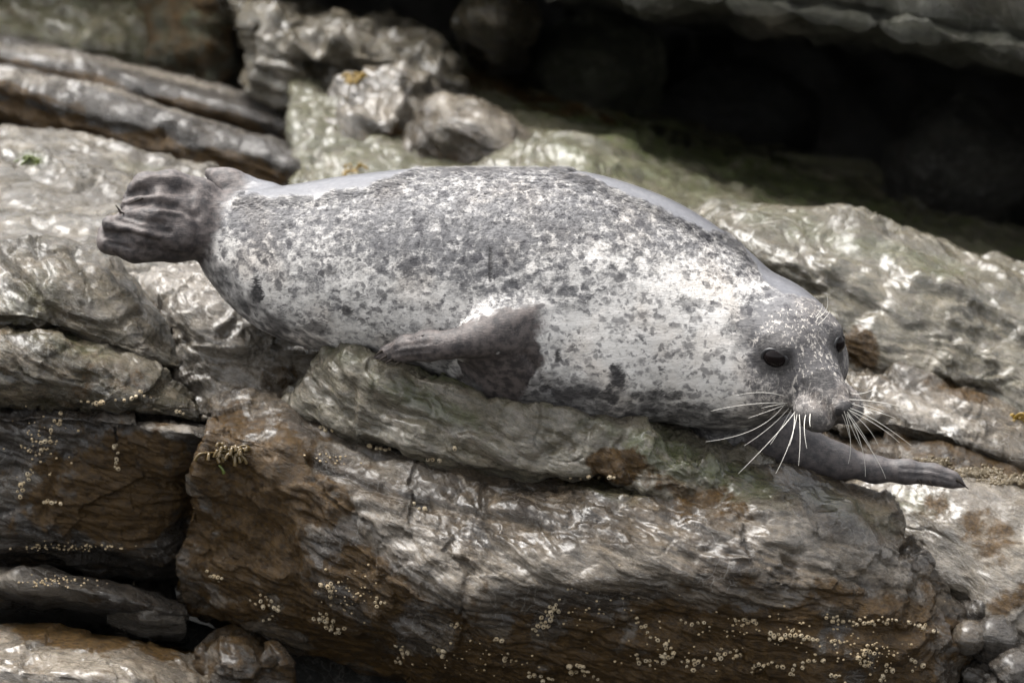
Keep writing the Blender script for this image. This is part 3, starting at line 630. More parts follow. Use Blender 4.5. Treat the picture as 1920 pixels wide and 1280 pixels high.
def lump_rock(lab, x, y, rx, ry, Y, dep, mat, seed, **kw):
    rows = []
    for j, (sy, bk) in enumerate([(-1, .9), (-.8, .4), (-.35, .08), (.1, 0), (.55, .12), (.95, .5)]):
        wv = math.sqrt(max(.05, 1-sy*sy))
        rows.append([(x-rx*wv, y+sy*ry, Y+dep*(bk+.7)), (x-rx*wv*.7, y+sy*ry, Y+dep*(bk+.25)), (x, y+sy*ry, Y+dep*bk), (x+rx*wv*.7, y+sy*ry, Y+dep*(bk+.25)), (x+rx*wv, y+sy*ry, Y+dep*(bk+.7))])
    return rock('boulder', lab, 'boulder', rows, mat=mat, res=.012, thick=dep*2, seed=seed, big=.02, ledge=.004, wrinkle=.003, lump=.01, **kw)
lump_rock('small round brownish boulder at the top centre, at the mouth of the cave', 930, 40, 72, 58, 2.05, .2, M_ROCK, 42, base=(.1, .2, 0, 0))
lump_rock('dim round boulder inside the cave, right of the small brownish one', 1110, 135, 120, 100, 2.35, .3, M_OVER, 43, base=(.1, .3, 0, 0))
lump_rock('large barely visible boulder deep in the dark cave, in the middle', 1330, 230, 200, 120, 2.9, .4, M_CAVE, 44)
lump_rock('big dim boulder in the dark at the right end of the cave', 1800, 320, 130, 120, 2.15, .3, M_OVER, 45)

#SEAL
# ------------------------------------------------------------------ the seal (one continuous signed-distance body)
H = .0036
LO = np.array([-.80, -.36, -.36]); HI = np.array([.86, .42, .34])
NX, NY, NZ = [int(v) for v in np.ceil((HI-LO)/H)]
GX = (LO[0]+H*np.arange(NX)).astype(np.float32); GY = (LO[1]+H*np.arange(NY)).astype(np.float32); GZ = (LO[2]+H*np.arange(NZ)).astype(np.float32)
FLD = np.full((NX, NY, NZ), .2, np.float32)
def window(lo, hi, m=.05):
    a = np.clip(((np.array(lo)-m-LO)/H).astype(int), 0, None); b = np.minimum(((np.array(hi)+m-LO)/H).astype(int)+1, [NX, NY, NZ])
    sl = tuple(slice(int(x), int(y)) for x, y in zip(a, b))
    return sl, GX[sl[0]][:, None, None], GY[sl[1]][None, :, None], GZ[sl[2]][None, None, :]
def smin(a, b, k):
    h = np.maximum(k-np.abs(a-b), 0)/k; return np.minimum(a, b)-h*h*k*.25
def blend(sl, d, k, sub=False):
    if sub: FLD[sl] = -smin(-FLD[sl], d, k)
    else: FLD[sl] = smin(FLD[sl], d.astype(np.float32), k)
def cone(a, b, ra, rb, k=.03, sub=False, sq=None):
    """round cone a->b; sq=(unit dir, factor) squashes the section along that direction"""
    a = np.array(a, float); b = np.array(b, float); rm = max(ra, rb)
    sl, X, Y, Z = window(np.minimum(a, b)-rm, np.maximum(a, b)+rm)
    ab = b-a; L2 = ab@ab+1e-9
    px, py, pz = X-a[0], Y-a[1], Z-a[2]
    t = np.clip((px*ab[0]+py*ab[1]+pz*ab[2])/L2, 0, 1)
    qx, qy, qz = px-t*ab[0], py-t*ab[1], pz-t*ab[2]
    r = ra+(rb-ra)*t
    if sq is not None:
        n, f = np.array(sq[0], float), sq[1]; n /= np.linalg.norm(n)
        dn = qx*n[0]+qy*n[1]+qz*n[2]; e = (1/f-1)*dn
        qx, qy, qz = qx+e*n[0], qy+e*n[1], qz+e*n[2]
        d = (np.sqrt(qx*qx+qy*qy+qz*qz)-r)*(.5+.5*f)
    else: d = np.sqrt(qx*qx+qy*qy+qz*qz)-r
    blend(sl, d, k, sub)
def ell(c, M, rad, k=.03, sub=False):
    """ellipsoid centre c, axes rows of M, radii rad"""
    c = np.array(c, float); M = np.array(M, float); rad = np.array(rad, float); rm = rad.max()
    ext = np.sqrt(((M*rad[:, None])**2).sum(0))
    sl, X, Y, Z = window(c-ext, c+ext)
    px, py, pz = X-c[0], Y-c[1], Z-c[2]
    u = [(px*M[i, 0]+py*M[i, 1]+pz*M[i, 2]) for i in range(3)]
    k0 = np.sqrt(sum((u[i]/rad[i])**2 for i in range(3))); k1 = np.sqrt(sum((u[i]/rad[i]**2)**2 for i in range(3)))
    blend(sl, k0*(k0-1)/np.maximum(k1, 1e-6), k, sub)
I3 = np.eye(3)
# trunk: sections (px, py centre, Y, half height, half width)
BODY = [(405,432,.10,.050,.052), (440,440,.10,.078,.070), (490,470,.09,.108,.100), (560,492,.08,.142,.135), (660,500,.06,.166,.165), (780,505,.04,.184,.19),
        (920,524,.02,.204,.205), (1060,542,.0,.218,.21), (1180,568,-.02,.204,.195), (1280,608,-.05,.180,.175), (1350,644,-.08,.155,.155), (1410,660,-.10,.130,.135)]
bp = np.array(BODY)
cc = np.array([P(b[0], b[1], b[2]) for b in BODY]); tt = np.linspace(0, len(BODY)-1, 56)
CC = catmull(cc, tt); RR = catmull(bp[:, 3:5], tt)
for a, b, ra, rb in zip(CC[:-1], CC[1:], RR[:-1], RR[1:]):
    cone(a, b, ra[0], rb[0], k=.012, sq=((0, 1, 0), ra[1]/ra[0]))
# skin fold at the hips and loose skin at the shoulder
cone(P(1000,640,-.06), P(1130,660,-.09), .14, .13, .06)
# head frame
PSI, THE, ROLL = R(33), R(25), R(6)
hf = np.array([math.sin(PSI)*math.cos(THE), -math.cos(PSI)*math.cos(THE), -math.sin(THE)])
hr = np.array([math.cos(PSI), math.sin(PSI), 0])           # seal's left = far side
hu = np.cross(hr, hf)
hr, hu = hr*math.cos(ROLL)-hu*math.sin(ROLL), hu*math.cos(ROLL)+hr*math.sin(ROLL)
if hu[2] < 0: hu = -hu
HM = np.stack([hf, hr, hu]); HC = P(1463, 624, -.13)
def hd(x, y, z): return HC+hf*x+hr*y+hu*z
ell(hd(-.004, 0, -.008), HM, (.108, .100, .088), .03)
ell(hd(.035, 0, .012), HM, (.080, .080, .066), .03)
ell(hd(-.06, 0, -.045), HM, (.10, .116, .096), .03)
ell(hd(.04, -.055, -.045), HM, (.08, .062, .06), .04); ell(hd(.04, .055, -.045), HM, (.08, .062, .06), .04)
cone(hd(.06, 0, .0), hd(.178, 0, -.018), .062, .038, .03)        # bridge of the nose
cone(hd(.07, 0, -.045), hd(.150, 0, -.046), .062, .036, .025)         # jaw
for s_ in (-1, 1):
    ell(hd(.178, s_*.031, -.037), HM, (.048, .036, .033), .006)      # whisker pads
    ell(hd(.066, s_*.056, .046), HM, (.032, .022, .016), .02)        # brow
ell(hd(.158, 0, -.064), HM, (.044, .028, .015), .008)                # chin
ell(hd(.213, 0, -.007), HM, (.020, .021, .016), .008)                # nose pad
cone(hd(.234, 0, -.024), hd(.226, 0, -.066), .007, .006, .006, sub=True)   # groove between the pads
for s_ in (-1, 1):
    EYE = hd(.080, s_*.077, .030) if s_ < 0 else hd(.103, .062, .032)
    if s_ < 0: ell(EYE-hf*.004-hr*s_*.010, HM, (.024, .016, .020), .012)
    cone(hd(.235, s_*.006, -.016), hd(.226, s_*.022, .002), .0062, .0048, .004, sub=True)  # nostrils
    cone(hd(.222, s_*.004, -.070), hd(.165, s_*.066, -.060), .0060, .0036, .005, sub=True)  # mouth line
cone(P(1376,604,-.22), P(1379,630,-.22), .004, .003, .004, sub=True)
# near fore flipper
FF = [(1060,596,-.115,.055), (1000,606,-.165,.045), (940,621,-.203,.036), (885,638,-.224,.0265), (845,646,-.222,.0235), (803,648,-.208,.0265), (760,654,-.188,.0225), (728,662,-.165,.013), (701,671,-.148,.003)]
for i_, (a, b) in enumerate(zip(FF[:-1], FF[1:])): cone(P(*a[:3]), P(*b[:3]), a[3], b[3], .045 if i_ < 3 else .016)
cone(P(950,660,-.17), P(870,662,-.19), .045, .014, .03)
cone(P(990,648,-.145), P(935,688,-.115), .058, .05, .045)
for k, (x0, y0, x1, y1) in enumerate([(795,632,722,652), (800,652,725,666), (805,668,738,674)]):
    cone(P(x0, y0, -.222+.004*k), P(x1, y1, -.176), .0022, .0016, .006, sub=True)
# far fore flipper
F2 = [(1360,790,-.02,.07), (1440,815,-.03,.055), (1510,845,-.05,.037), (1570,864,-.065,.028), (1640,880,-.075,.020), (1700,884,-.085,.0175), (1750,889,-.09,.0145), (1785,899,-.095,.0095), (1811,912,-.096,.002)]
for a, b in zip(F2[:-1], F2[1:]): cone(P(*a[:3]), P(*b[:3]), a[3], b[3], .03)
# hind flippers
DG = [[(420,405,.11,.036),(375,368,.10,.032),(320,345,.09,.025),(272,345,.08,.021),(243,372,.07,.013)],
      [(420,415,.09,.040),(360,392,.07,.032),(300,377,.05,.024),(240,386,.05,.014)],
      [(410,430,.08,.042),(350,415,.05,.034),(290,405,.03,.025),(232,408,.03,.013)],
      [(410,440,.08,.042),(340,438,.04,.036),(270,430,.02,.029),(206,420,.03,.015)],
      [(400,445,.09,.038),(330,456,.06,.034),(255,458,.04,.033),(205,452,.04,.022),(194,432,.05,.010)]]
for d_ in DG:
    for a, b in zip(d_[:-1], d_[1:]): cone(P(*a[:3]), P(*b[:3]), a[3], b[3], .010)
ell(P(330,415,.10), np.stack([np.array([.99,0,.1]), np.array([0,1.,0]), np.array([-.1,0,.99])]), (.10,.035,.068), .02)
# the second hind flipper, folded, and the tail
D2 = [(500,372,.14,.032), (450,358,.16,.028), (425,344,.17,.026), (394,325,.18,.010)]
for a, b in zip(D2[:-1], D2[1:]): cone(P(*a[:3]), P(*b[:3]), a[3], b[3], .02)

def surface_nets(F):
    s = F < 0; nx, ny, nz = F.shape
    cnt = np.zeros((nx-1, ny-1, nz-1), np.int8)
    for i in (0, 1):
        for j in (0, 1):
            for k in (0, 1): cnt += s[i:nx-1+i, j:ny-1+j, k:nz-1+k]
    act = (cnt > 0) & (cnt < 8); ids = np.full(act.shape, -1, np.int32); c = np.argwhere(act); ids[act] = np.arange(len(c))
    S = np.zeros((len(c), 3)); W = np.zeros(len(c))
    cor = [(i, j, k) for i in (0, 1) for j in (0, 1) for k in (0, 1)]
    val = {q: F[c[:, 0]+q[0], c[:, 1]+q[1], c[:, 2]+q[2]].astype(float) for q in cor}
    for p_ in cor:
        for ax in range(3):
            if p_[ax]: continue
            q = list(p_); q[ax] = 1; q = tuple(q); a, b = val[p_], val[q]; m = (a < 0) != (b < 0)
            t = np.where(m, a/np.where(m, a-b, 1), 0)
            pos = np.tile(np.array(p_, float), (len(c), 1)); pos[:, ax] += t
            S[m] += pos[m]; W[m] += 1
    V = LO+H*(c+S/W[:, None]); Qs = []
    for ax in range(3):
        u, v = [(1, 2), (2, 0), (0, 1)][ax]
        sl0 = [slice(1, -1)]*3; sl1 = [slice(1, -1)]*3
        sl0[ax] = slice(0, F.shape[ax]-1); sl1[ax] = slice(1, F.shape[ax])
        a = s[tuple(sl0)]; b = s[tuple(sl1)]; e = np.argwhere(a != b)
        off = np.ones(3, int); off[ax] = 0; g = e+off
        flip = ~a[tuple(e.T)]
        def cell(du, dv):
            h_ = g.copy(); h_[:, u] -= du; h_[:, v] -= dv; return ids[h_[:, 0], h_[:, 1], h_[:, 2]]
        q = np.stack([cell(1, 1), cell(0, 1), cell(0, 0), cell(1, 0)], 1)
        q[flip] = q[flip][:, ::-1]; Qs.append(q)
    return V, np.concatenate(Qs)
SV, SQ = surface_nets(FLD)
del FLD
# relax a little
def smooth_verts(V, Q, it):
    for _ in range(it):
        A = np.zeros_like(V); n_ = np.bincount(Q.ravel(), minlength=len(V)).astype(float)*2
        for k in range(4):
            for o_ in (1, 3):
                for c_ in range(3): A[:, c_] += np.bincount(Q[:, k], V[Q[:, (k+o_) % 4], c_], len(V))
        V = V*.5+.5*A/np.maximum(n_, 1)[:, None]
    return V
SV = smooth_verts(SV, SQ, 2)
SN = vnormals(SV, SQ)
if (SN*(SV-SV.mean(0))).sum(1).mean() < 0: SN = -SN; SQ = SQ[:, ::-1]
sq_ = proj(SV); vw = (CAM-SV); vw /= np.linalg.norm(vw, axis=1)[:, None]; fac = (SN*vw).sum(1)
qx, qy = sq_[:, 0], sq_[:, 1]
# ---- coat masks (own colouring, with shade painted in): R whiteness, G bare dark skin and armpit shadow, B wet smooth, A dark blotch and belly shade
wob = fbm(SV*18, 3); wob2 = fbm(SV*45+7, 3)
G_ = np.zeros(len(SV))
def skin_along(pts, r, soft=.02, amt=1):
    global G_
    d = np.full(len(SV), 9.)
    pp = [P(*p[:3]) for p in pts]
    for a, b in zip(pp[:-1], pp[1:]):
        ab = b-a; t = np.clip(((SV-a)@ab)/(ab@ab), 0, 1); d = np.minimum(d, np.linalg.norm(SV-a-t[:, None]*ab, axis=1))
    G_ = np.maximum(G_, amt*(1-sstep(r-soft, r+soft, d+wob*.008)))
rel = np.full(len(SV), 9.)
for a, b in zip(FF[:-1], FF[1:]):
    pa, pb = P(*a[:3]), P(*b[:3]); ab = pb-pa; t = np.clip(((SV-pa)@ab)/(ab@ab), 0, 1)
    rel = np.minimum(rel, np.linalg.norm(SV-pa-t[:, None]*ab, axis=1)-(a[3]+(b[3]-a[3])*t))
G_ = np.maximum(G_, (1-sstep(.003, .014, rel+wob*.003))*(1-sstep(930, 960, qx)))
near = (fac > 0)*(SV[:, 1] < -.08)
arm = seg_dist(sq_, [(900,634), (940,621), (1000,603), (1025,596)])+wob*9+wob2*5
G_ = np.maximum(G_, near*(1-sstep(28, 46, arm))*sstep(885, 905, qx)*(1-.8*sstep(950, 1050, qx)))
pit_skin_shade = seg_dist(sq_, [(975,645), (965,690), (945,720), (900,690)])+wob*16+wob2*12
G_ = np.maximum(G_, near*(1-sstep(10, 62, pit_skin_shade)))  # armpit: dark skin and its shadow painted together
skin_along(F2[1:], .075, .02, 1)
for d_ in DG: skin_along([p for p in d_ if p[0] < 395], .062, .042)
skin_along(D2[1:], .055, .03, 1)
rim = np.interp(qx, [380,430,500,600,700,760,800,1030,1100,1170,1230,1300,1340,1370,1400,1425,1450,1484,1530,1560], [330,372,368,366,346,328,300,300,333,360,388,424,440,445,470,508,535,556,566,585])
crown = sstep(1380, 1430, qx)
B_ = 1-sstep(-6, 10, qy-rim+wob*9+wob2*5)
B_ = np.where(qx > 1390, np.maximum(B_*.9, 0), B_)
B_ = np.maximum(B_, 1-sstep(-.05, .1, fac))
B_ = B_*sstep(425, 500, qx)
B_ = np.maximum(B_, .35*G_*(qx > 1380))
top = np.interp(qx, bp[:, 0], bp[:, 1]-bp[:, 3]*1000); bot = np.interp(qx, bp[:, 0], bp[:, 1]+bp[:, 3]*1000)
v = np.clip((qy-top)/(bot-top), 0, 1)
Wt = .31+.35*sstep(.25, .80, v)+.30*sstep(1050, 1300, qx)*sstep(.15, .5, v)
for px, py, rx, ry, a_ in [(960,575,60,30,-.15), (1040,560,70,30,-.08), (1330,560,55,40,.5), (1300,520,60,40,.35), (1130,600,140,60,.25), (1220,660,120,70,.2), (1500,585,14,22,.4), (800,560,60,60,.1), (1180,480,120,30,.2),
                           (700,420,120,50,-.05), (480,430,60,70,-.15), (1000,400,200,50,-.08), (1290,580,25,15,-.6), (1400,610,35,50,-.25), (1350,560,40,22,.4), (1400,535,45,16,.35), (1330,600,40,30,.2), (1560,660,30,60,-.2), (1500,690,60,40,-.45), (1470,560,60,30,-.08), (860,480,100,60,-.12)]:
    Wt = Wt+a_*np.exp(-((qx-px)/rx)**2-((qy-py)/ry)**2)
A_ = np.zeros(len(SV))
belly_shade = .72*sstep(.80-.06*sstep(820, 1000, qx), 1.08-.05*sstep(820, 1000, qx), v+wob*.10+wob2*.06)  # shade along the underside of the belly, painted into the coat
A_ = np.maximum(A_, belly_shade)
for px, py, rx, ry, a_ in [(480,545,14,40,.8), (600,610,40,16,.6), (655,585,14,12,.7), (1290,570,34,16,.55), (1160,705,14,24,.8), (1046,668,9,16,.8), (620,510,18,8,.6), (920,500,5,34,.9), (745,600,10,14,.6), (1230,740,60,14,.7), (1080,740,90,20,.8), (700,610,16,10,.5),
                           (1395,640,22,36,.5), (1530,715,28,14,.75), (1560,740,20,14,.55), (1415,590,26,26,.4), (1590,760,14,12,.8), (1300,770,60,18,.7), (1515,640,30,30,.45)]:
    A_ = np.maximum(A_, a_*(1-sstep(.55, 1.25, np.sqrt(((qx-px)/rx)**2+((qy-py)/ry)**2)+wob*.5+wob2*.5)))
EY = [hd(.080, -.070, .029), hd(.098, .058, .032)]
for e in EY: A_ = np.maximum(A_, 1-sstep(.024, .056, np.linalg.norm(SV-e, axis=1)+wob2*.008))
A_ = np.maximum(A_, .9*(1-sstep(.017, .027, np.linalg.norm(SV-hd(.226, 0, -.006), axis=1)+wob2*.005)))
def d3(a, b):
    ab = b-a; t = np.clip(((SV-a)@ab)/(ab@ab), 0, 1); return np.linalg.norm(SV-a-t[:, None]*ab, axis=1)
for s_ in (-1, 1):
    A_ = np.maximum(A_, 1-sstep(.006, .013, d3(hd(.235, s_*.006, -.016), hd(.226, s_*.022, .002))+wob2*.002))
    A_ = np.maximum(A_, .9*(1-sstep(.005, .012, d3(hd(.222, s_*.004, -.070), hd(.165, s_*.066, -.060))+wob2*.003)))
A_ = np.maximum(A_, .8*(1-sstep(.003, .009, d3(hd(.236, 0, -.03), hd(.228, 0, -.068)))))
A_ = np.maximum(A_, .9*(1-sstep(.016, .030, np.linalg.norm((SV-hd(.165, -.012, .022)), axis=1)+wob2*.008)))
face = 1-sstep(.11, .17, np.linalg.norm(SV-hd(.13, 0, -.015), axis=1))
Wt = Wt-.50*face-.35*np.exp(-(np.linalg.norm(SV-hd(.19, 0, -.03), axis=1)/.05)**2); B_ = np.maximum(B_, 0)
Wt = np.clip(Wt, 0, 1)
# ---- skin relief: clumped fur, wrinkles of the bare skin, folds
d = fbm(np.stack([SV[:, 0]*22, SV[:, 1]*40, SV[:, 2]*40], 1), 3)*.0011*(1-G_)*(1-.8*B_)
d += G_*(qx < 600)*ridged(SV*np.array([22, 30, 60]), 3)*.0010
fold = [([(1090,560),(1020,575),(960,600)], 16, .003), ([(985,665),(1010,700),(1030,730)], 7, -.006), ([(920,470),(918,520)], 6, -.003), ([(400,400),(415,440),(412,480)], 8, -.004), ([(360,380),(372,430),(365,470)], 7, -.003), ([(425,520),(470,590)], 10, -.003),
        ([(236,368),(262,360),(310,357),(355,364)], 7, -.008), ([(228,384),(270,380),(330,388),(370,405)], 7, -.008), ([(226,400),(265,413),(305,420)], 7, -.008), ([(214,410),(260,424),(318,434)], 6, -.007), ([(198,440),(245,441),(295,456)], 7, -.008), ([(240,352),(280,332),(340,334),(390,366),(418,386)], 6, .003), ([(205,455),(245,465)], 4, -.004), ([(300,395),(340,402)], 5, .004), ([(240,372),(300,368)], 6, .003),
        ([(1385,560),(1370,640),(1395,720)], 16, -.004), ([(840,630),(846,665)], 6, -.002), ([(805,642),(755,648),(716,664)], 4, -.0022), ([(805,656),(750,662),(714,670)], 4, -.0022), ([(810,668),(755,672)], 4, -.002), ([(1690,878),(1745,881),(1785,893),(1806,908)], 4, -.0022), ([(1690,890),(1745,893),(1790,904)], 4, -.0022)]
for pts, wd, dep in fold:
    d += dep*np.exp(-(seg_dist(sq_, pts)/wd)**2)*(fac > 0)
SV = SV+SN*d[:, None]
SLOC = np.array([0., 0., SV[:, 2].min()])
seal = empty('seal', tuple(SLOC), 'speckled grey and white seal lying on its belly on the wet boulder', 'seal')

def coat_mat():
    m, nt, b = newmat('seal_coat'); N = NT(nt)
    co = N.n('TexCoord').outputs['Object']
    att = N.n('Attribute'); att.attribute_name = 'coat'
    sep = N.n('SeparateColor'); N.l(att.outputs['Color'], sep.inputs[0])
    Wh, Sk, We, Dk = sep.outputs[0], sep.outputs[1], sep.outputs[2], att.outputs['Alpha']
    st = N.map(co, scale=(.75, 1, 1.0), rot=(0, R(25), 0))
    wv = N.n('VectorMath', operation='ADD'); N.l(st, wv.inputs[0]); nz = N.n('TexNoise'); nz.inputs['Scale'].default_value = 60; nz.inputs['Detail'].default_value = 3; N.l(co, nz.inputs['Vector'])
    sc = N.n('VectorMath', operation='SCALE'); N.l(nz.outputs['Color'], sc.inputs[0]); sc.inputs['Scale'].default_value = .028; N.l(sc.outputs[0], wv.inputs[1])
    wst = wv.outputs[0]
    hair = N.noise(N.map(co, scale=(.22, 1, 1.5), rot=(0, R(20), 0)), 300, 3, .7)
    fa = N.n('Attribute'); fa.attribute_name = 'face'; fs0 = N.n('SeparateColor'); N.l(fa.outputs['Color'], fs0.inputs[0]); fsr = fs0.outputs[0]
    mott = N.mix(fsr, N.noise(wst, 72, 4, .64), N.noise(co, 130, 4, .65))
    mott2 = N.noise(co, 14, 3, .5)
    wf = N.math('ADD', N.math('MULTIPLY', mott, 1.0), N.math('MULTIPLY', hair, .25))
    wf = N.math('ADD', wf, N.math('MULTIPLY', mott2, .35))
    wf = N.math('ADD', wf, N.math('MULTIPLY', Wh, .62))
    white = N.ramp(wf, .91, 1.32)
    c = N.mix(white, (.105, .102, .105), (.63, .605, .575))
    def spots(scale, thr, prob, sx):
        vo = N.n('TexVoronoi'); vo.inputs['Scale'].default_value = scale; vo.inputs['Randomness'].default_value = 1
        N.l(wst, vo.inputs['Vector'])
        cs = N.n('SeparateColor'); N.l(vo.outputs['Color'], cs.inputs[0])
        rad = N.math('MULTIPLY', N.math('POWER', cs.outputs[0], prob), thr)
        dd = N.math('SUBTRACT', rad, vo.outputs['Distance'])
        return N.ramp(N.math('ADD', dd, N.math('MULTIPLY', N.math('SUBTRACT', hair, .5), .4)), -.10, .27)
    s1 = spots(60, .64, 1.2, 1); s2 = spots(105, .58, 1.5, 1)
    dens = N.ramp(Wh, .25, .8, 1, .7)
    c = N.mix(N.math('MULTIPLY', N.math('MULTIPLY', s1, .9), dens), c, (.04, .038, .043))
    c = N.mix(N.math('MULTIPLY', s2, .7), c, (.07, .068, .072))
    warm = N.ramp(N.noise(co, 9, 3, .5), .45, .7, 0, .35)
    c = N.mix(warm, c, (.9, .80, .70), 'MULTIPLY')
    dk = N.ramp(N.math('ADD', Dk, N.math('MULTIPLY', N.math('SUBTRACT', mott, .5), .7)), .25, .85)
    c = N.mix(dk, c, N.mix(N.ramp(hair, .3, .7), (.016, .015, .016), (.06, .056, .056)))
    sk = N.ramp(N.math('ADD', Sk, N.math('MULTIPLY', N.math('SUBTRACT', mott, .5), .6)), .18, .62)
    wrn = N.noise(co, 55, 5, .65)
    c = N.mix(sk, c, N.mix(N.ramp(wrn, .35, .65), (.024, .020, .020), (.088, .073, .068)))
    wet = N.ramp(We, .2, .75)
    c = N.mix(N.math('MULTIPLY', wet, .93), c, N.mix(N.ramp(hair, .3, .7), (.07, .07, .077), (.11, .11, .118)))
    c = N.mix(N.math('MULTIPLY', fsr, .5), c, (.60, .54, .50), 'MULTIPLY')
    fl = N.ramp(N.noise(N.map(co, scale=(1, 1, .45), rot=(0, R(-30), 0)), 150, 5, .7, .6), .53, .63)
    fl = N.math('MULTIPLY', N.math('MULTIPLY', fl, N.ramp(fsr, .05, .5)), N.math('SUBTRACT', .8, N.math('MULTIPLY', dk, .75)), clamp=True)
    c = N.mix(fl, c, (.50, .46, .41))
    fs = N.n('SeparateColor'); N.l(fa.outputs['Color'], fs.inputs[0])
    c = N.mix(N.math('MULTIPLY', N.math('MULTIPLY', fs.outputs[1], N.ramp(fl, 0, 1, .85, .35, False)), N.ramp(Dk, .3, .8, 1, 0)), c, N.mix(N.ramp(N.noise(co, 90, 4, .7), .35, .65), (.04, .034, .031), (.135, .112, .096)))
    N.l(c, b.inputs['Base Color'])
    N.l(N.ramp(wet, 0, 1, .60, .34, False), b.inputs['Roughness']); b.inputs['Specular IOR Level'].default_value = .4
    h = N.math('MULTIPLY', hair, N.ramp(wet, 0, 1, 1, .12, False))
    bu = N.n('Bump'); bu.inputs['Distance'].default_value = .0013; N.l(h, bu.inputs['Height'])
    bu2 = N.n('Bump'); bu2.inputs['Distance'].default_value = .0012; N.l(N.math('MULTIPLY', wrn, sk), bu2.inputs['Height']); N.l(bu.outputs[0], bu2.inputs['Normal'])
    N.l(bu2.outputs[0], b.inputs['Normal'])
    return m
M_COAT = coat_mat()
CO = np.stack([Wt, G_, np.clip(B_, 0, 1), A_], 1)
muz = 1-sstep(.045, .075, np.linalg.norm(SV-hd(.19, 0, -.04), axis=1)+wob2*.006)
FC = np.stack([face, muz, face*0, face*0+1], 1)
mesh_np('body', SV-SLOC, SQ, M_COAT, seal, attrs={'coat': CO, 'face': FC})
sbvh = BVHTree.FromPolygons(SV.tolist(), SQ.tolist())
# ---- fur: short clumped tufts lying back along the body
cand = np.where((G_ < .12) & (B_ < .45) & (fac > -.25) & (qx > 405) & (v < .93))[0]
edge = 1-np.clip(fac[cand], 0, 1)
pr = .16+edge**3+2.2*np.exp(-((qy[cand]-rim[cand])/11)**2)*(qx[cand] < 1400); headd = np.linalg.norm(SV[cand]-hd(.09, 0, 0), axis=1); pr = pr*np.where(headd < .15, .15, 1); pr /= pr.sum()
NT_ = 60000
pick = RNG.choice(cand, NT_, p=pr)
n_ = SN[pick]; back = np.array([-.93, .05, -.12])+RNG.normal(0, .16, (NT_, 3))
tg = back-(back*n_).sum(1)[:, None]*n_; tg /= np.linalg.norm(tg, axis=1)[:, None]
side = np.cross(tg, n_)
Lh = RNG.uniform(.005, .0105, NT_)*np.where(headd[np.searchsorted(cand, pick)] < .2, .6, 1)
Lh = Lh*(1+.9*np.exp(-((qy[pick]-rim[pick])/13)**2)*(qx[pick] < 1400))
wd = RNG.uniform(.0005, .0010, NT_)
root = SV[pick]+RNG.normal(0, .0015, (NT_, 3)); root -= n_*.0006
tip = root+tg*Lh[:, None]*.93+n_*(Lh*RNG.uniform(.12, .42, NT_))[:, None]
mid = (root+tip)/2+n_*(Lh*.10)[:, None]
FV = np.concatenate([root-side*wd[:, None], root+side*wd[:, None], mid+side*wd[:, None]*.8, mid-side*wd[:, None]*.8, tip])
i_ = np.arange(NT_); FQ = np.stack([i_, i_+NT_, i_+2*NT_, i_+3*NT_], 1); FT = np.stack([i_+3*NT_, i_+2*NT_, i_+4*NT_], 1)
FA = np.concatenate([CO[pick]]*5)
mesh_np('fur', FV-SLOC, [FQ, FT], M_COAT, seal, attrs={'coat': FA, 'face': np.concatenate([FC[pick]]*5)})

# ---- eyes, whiskers, claws
def simple(name, col, rough, spec=.5, coat=0, bumpn=None):
    m, nt, b = newmat(name); N = NT(nt); co = N.n('TexCoord').outputs['Object']
    n = N.noise(co, 120, 3)
    N.l(N.mix(n, tuple(c*.8 for c in col), tuple(min(1, c*1.2) for c in col)), b.inputs['Base Color']); b.inputs['Roughness'].default_value = rough
    b.inputs['Specular IOR Level'].default_value = spec; b.inputs['Coat Weight'].default_value = coat; b.inputs['Coat Roughness'].default_value = .03
    return m
M_EYE = simple('eye_dark', (.006, .004, .004), .10, .14, 0); M_LID = simple('eyelid_skin', (.02, .019, .02), .35)
M_WH = simple('whisker_white', (.66, .63, .57), .35); M_CLAW = simple('claw', (.018, .014, .011), .7, .12)
def ellipsoid(M, rad, nu=40, nv=24):
    u = np.linspace(0, 2*np.pi, nu, endpoint=False); v_ = np.linspace(0, np.pi, nv)
    U, W_ = np.meshgrid(u, v_); X = np.stack([np.cos(W_), np.sin(W_)*np.cos(U), np.sin(W_)*np.sin(U)], -1).reshape(-1, 3)
    i = np.arange(nu*nv).reshape(nv, nu); Q = np.stack([i[:-1], np.roll(i, -1, 1)[:-1], np.roll(i, -1, 1)[1:], i[1:]], -1).reshape(-1, 4)
    return (X*np.array(rad))@np.array(M), Q
def torus(M, ra, rb, r, nu=48, nv=12):
    u = np.linspace(0, 2*np.pi, nu, endpoint=False); v_ = np.linspace(0, 2*np.pi, nv, endpoint=False)
    U, W_ = np.meshgrid(u, v_, indexing='ij')
    rr_ = r*(1+.25*np.cos(2*U))
    X = np.stack([rr_*np.sin(W_), (ra+rr_*np.cos(W_))*np.cos(U), (rb+rr_*np.cos(W_))*np.sin(U)*(1-.12*np.cos(U))], -1).reshape(-1, 3)
    i = np.arange(nu*nv).reshape(nu, nv); Q = np.stack([i, np.roll(i, -1, 0), np.roll(np.roll(i, -1, 0), -1, 1), np.roll(i, -1, 1)], -1).reshape(-1, 4)
    return X@np.array(M), Q
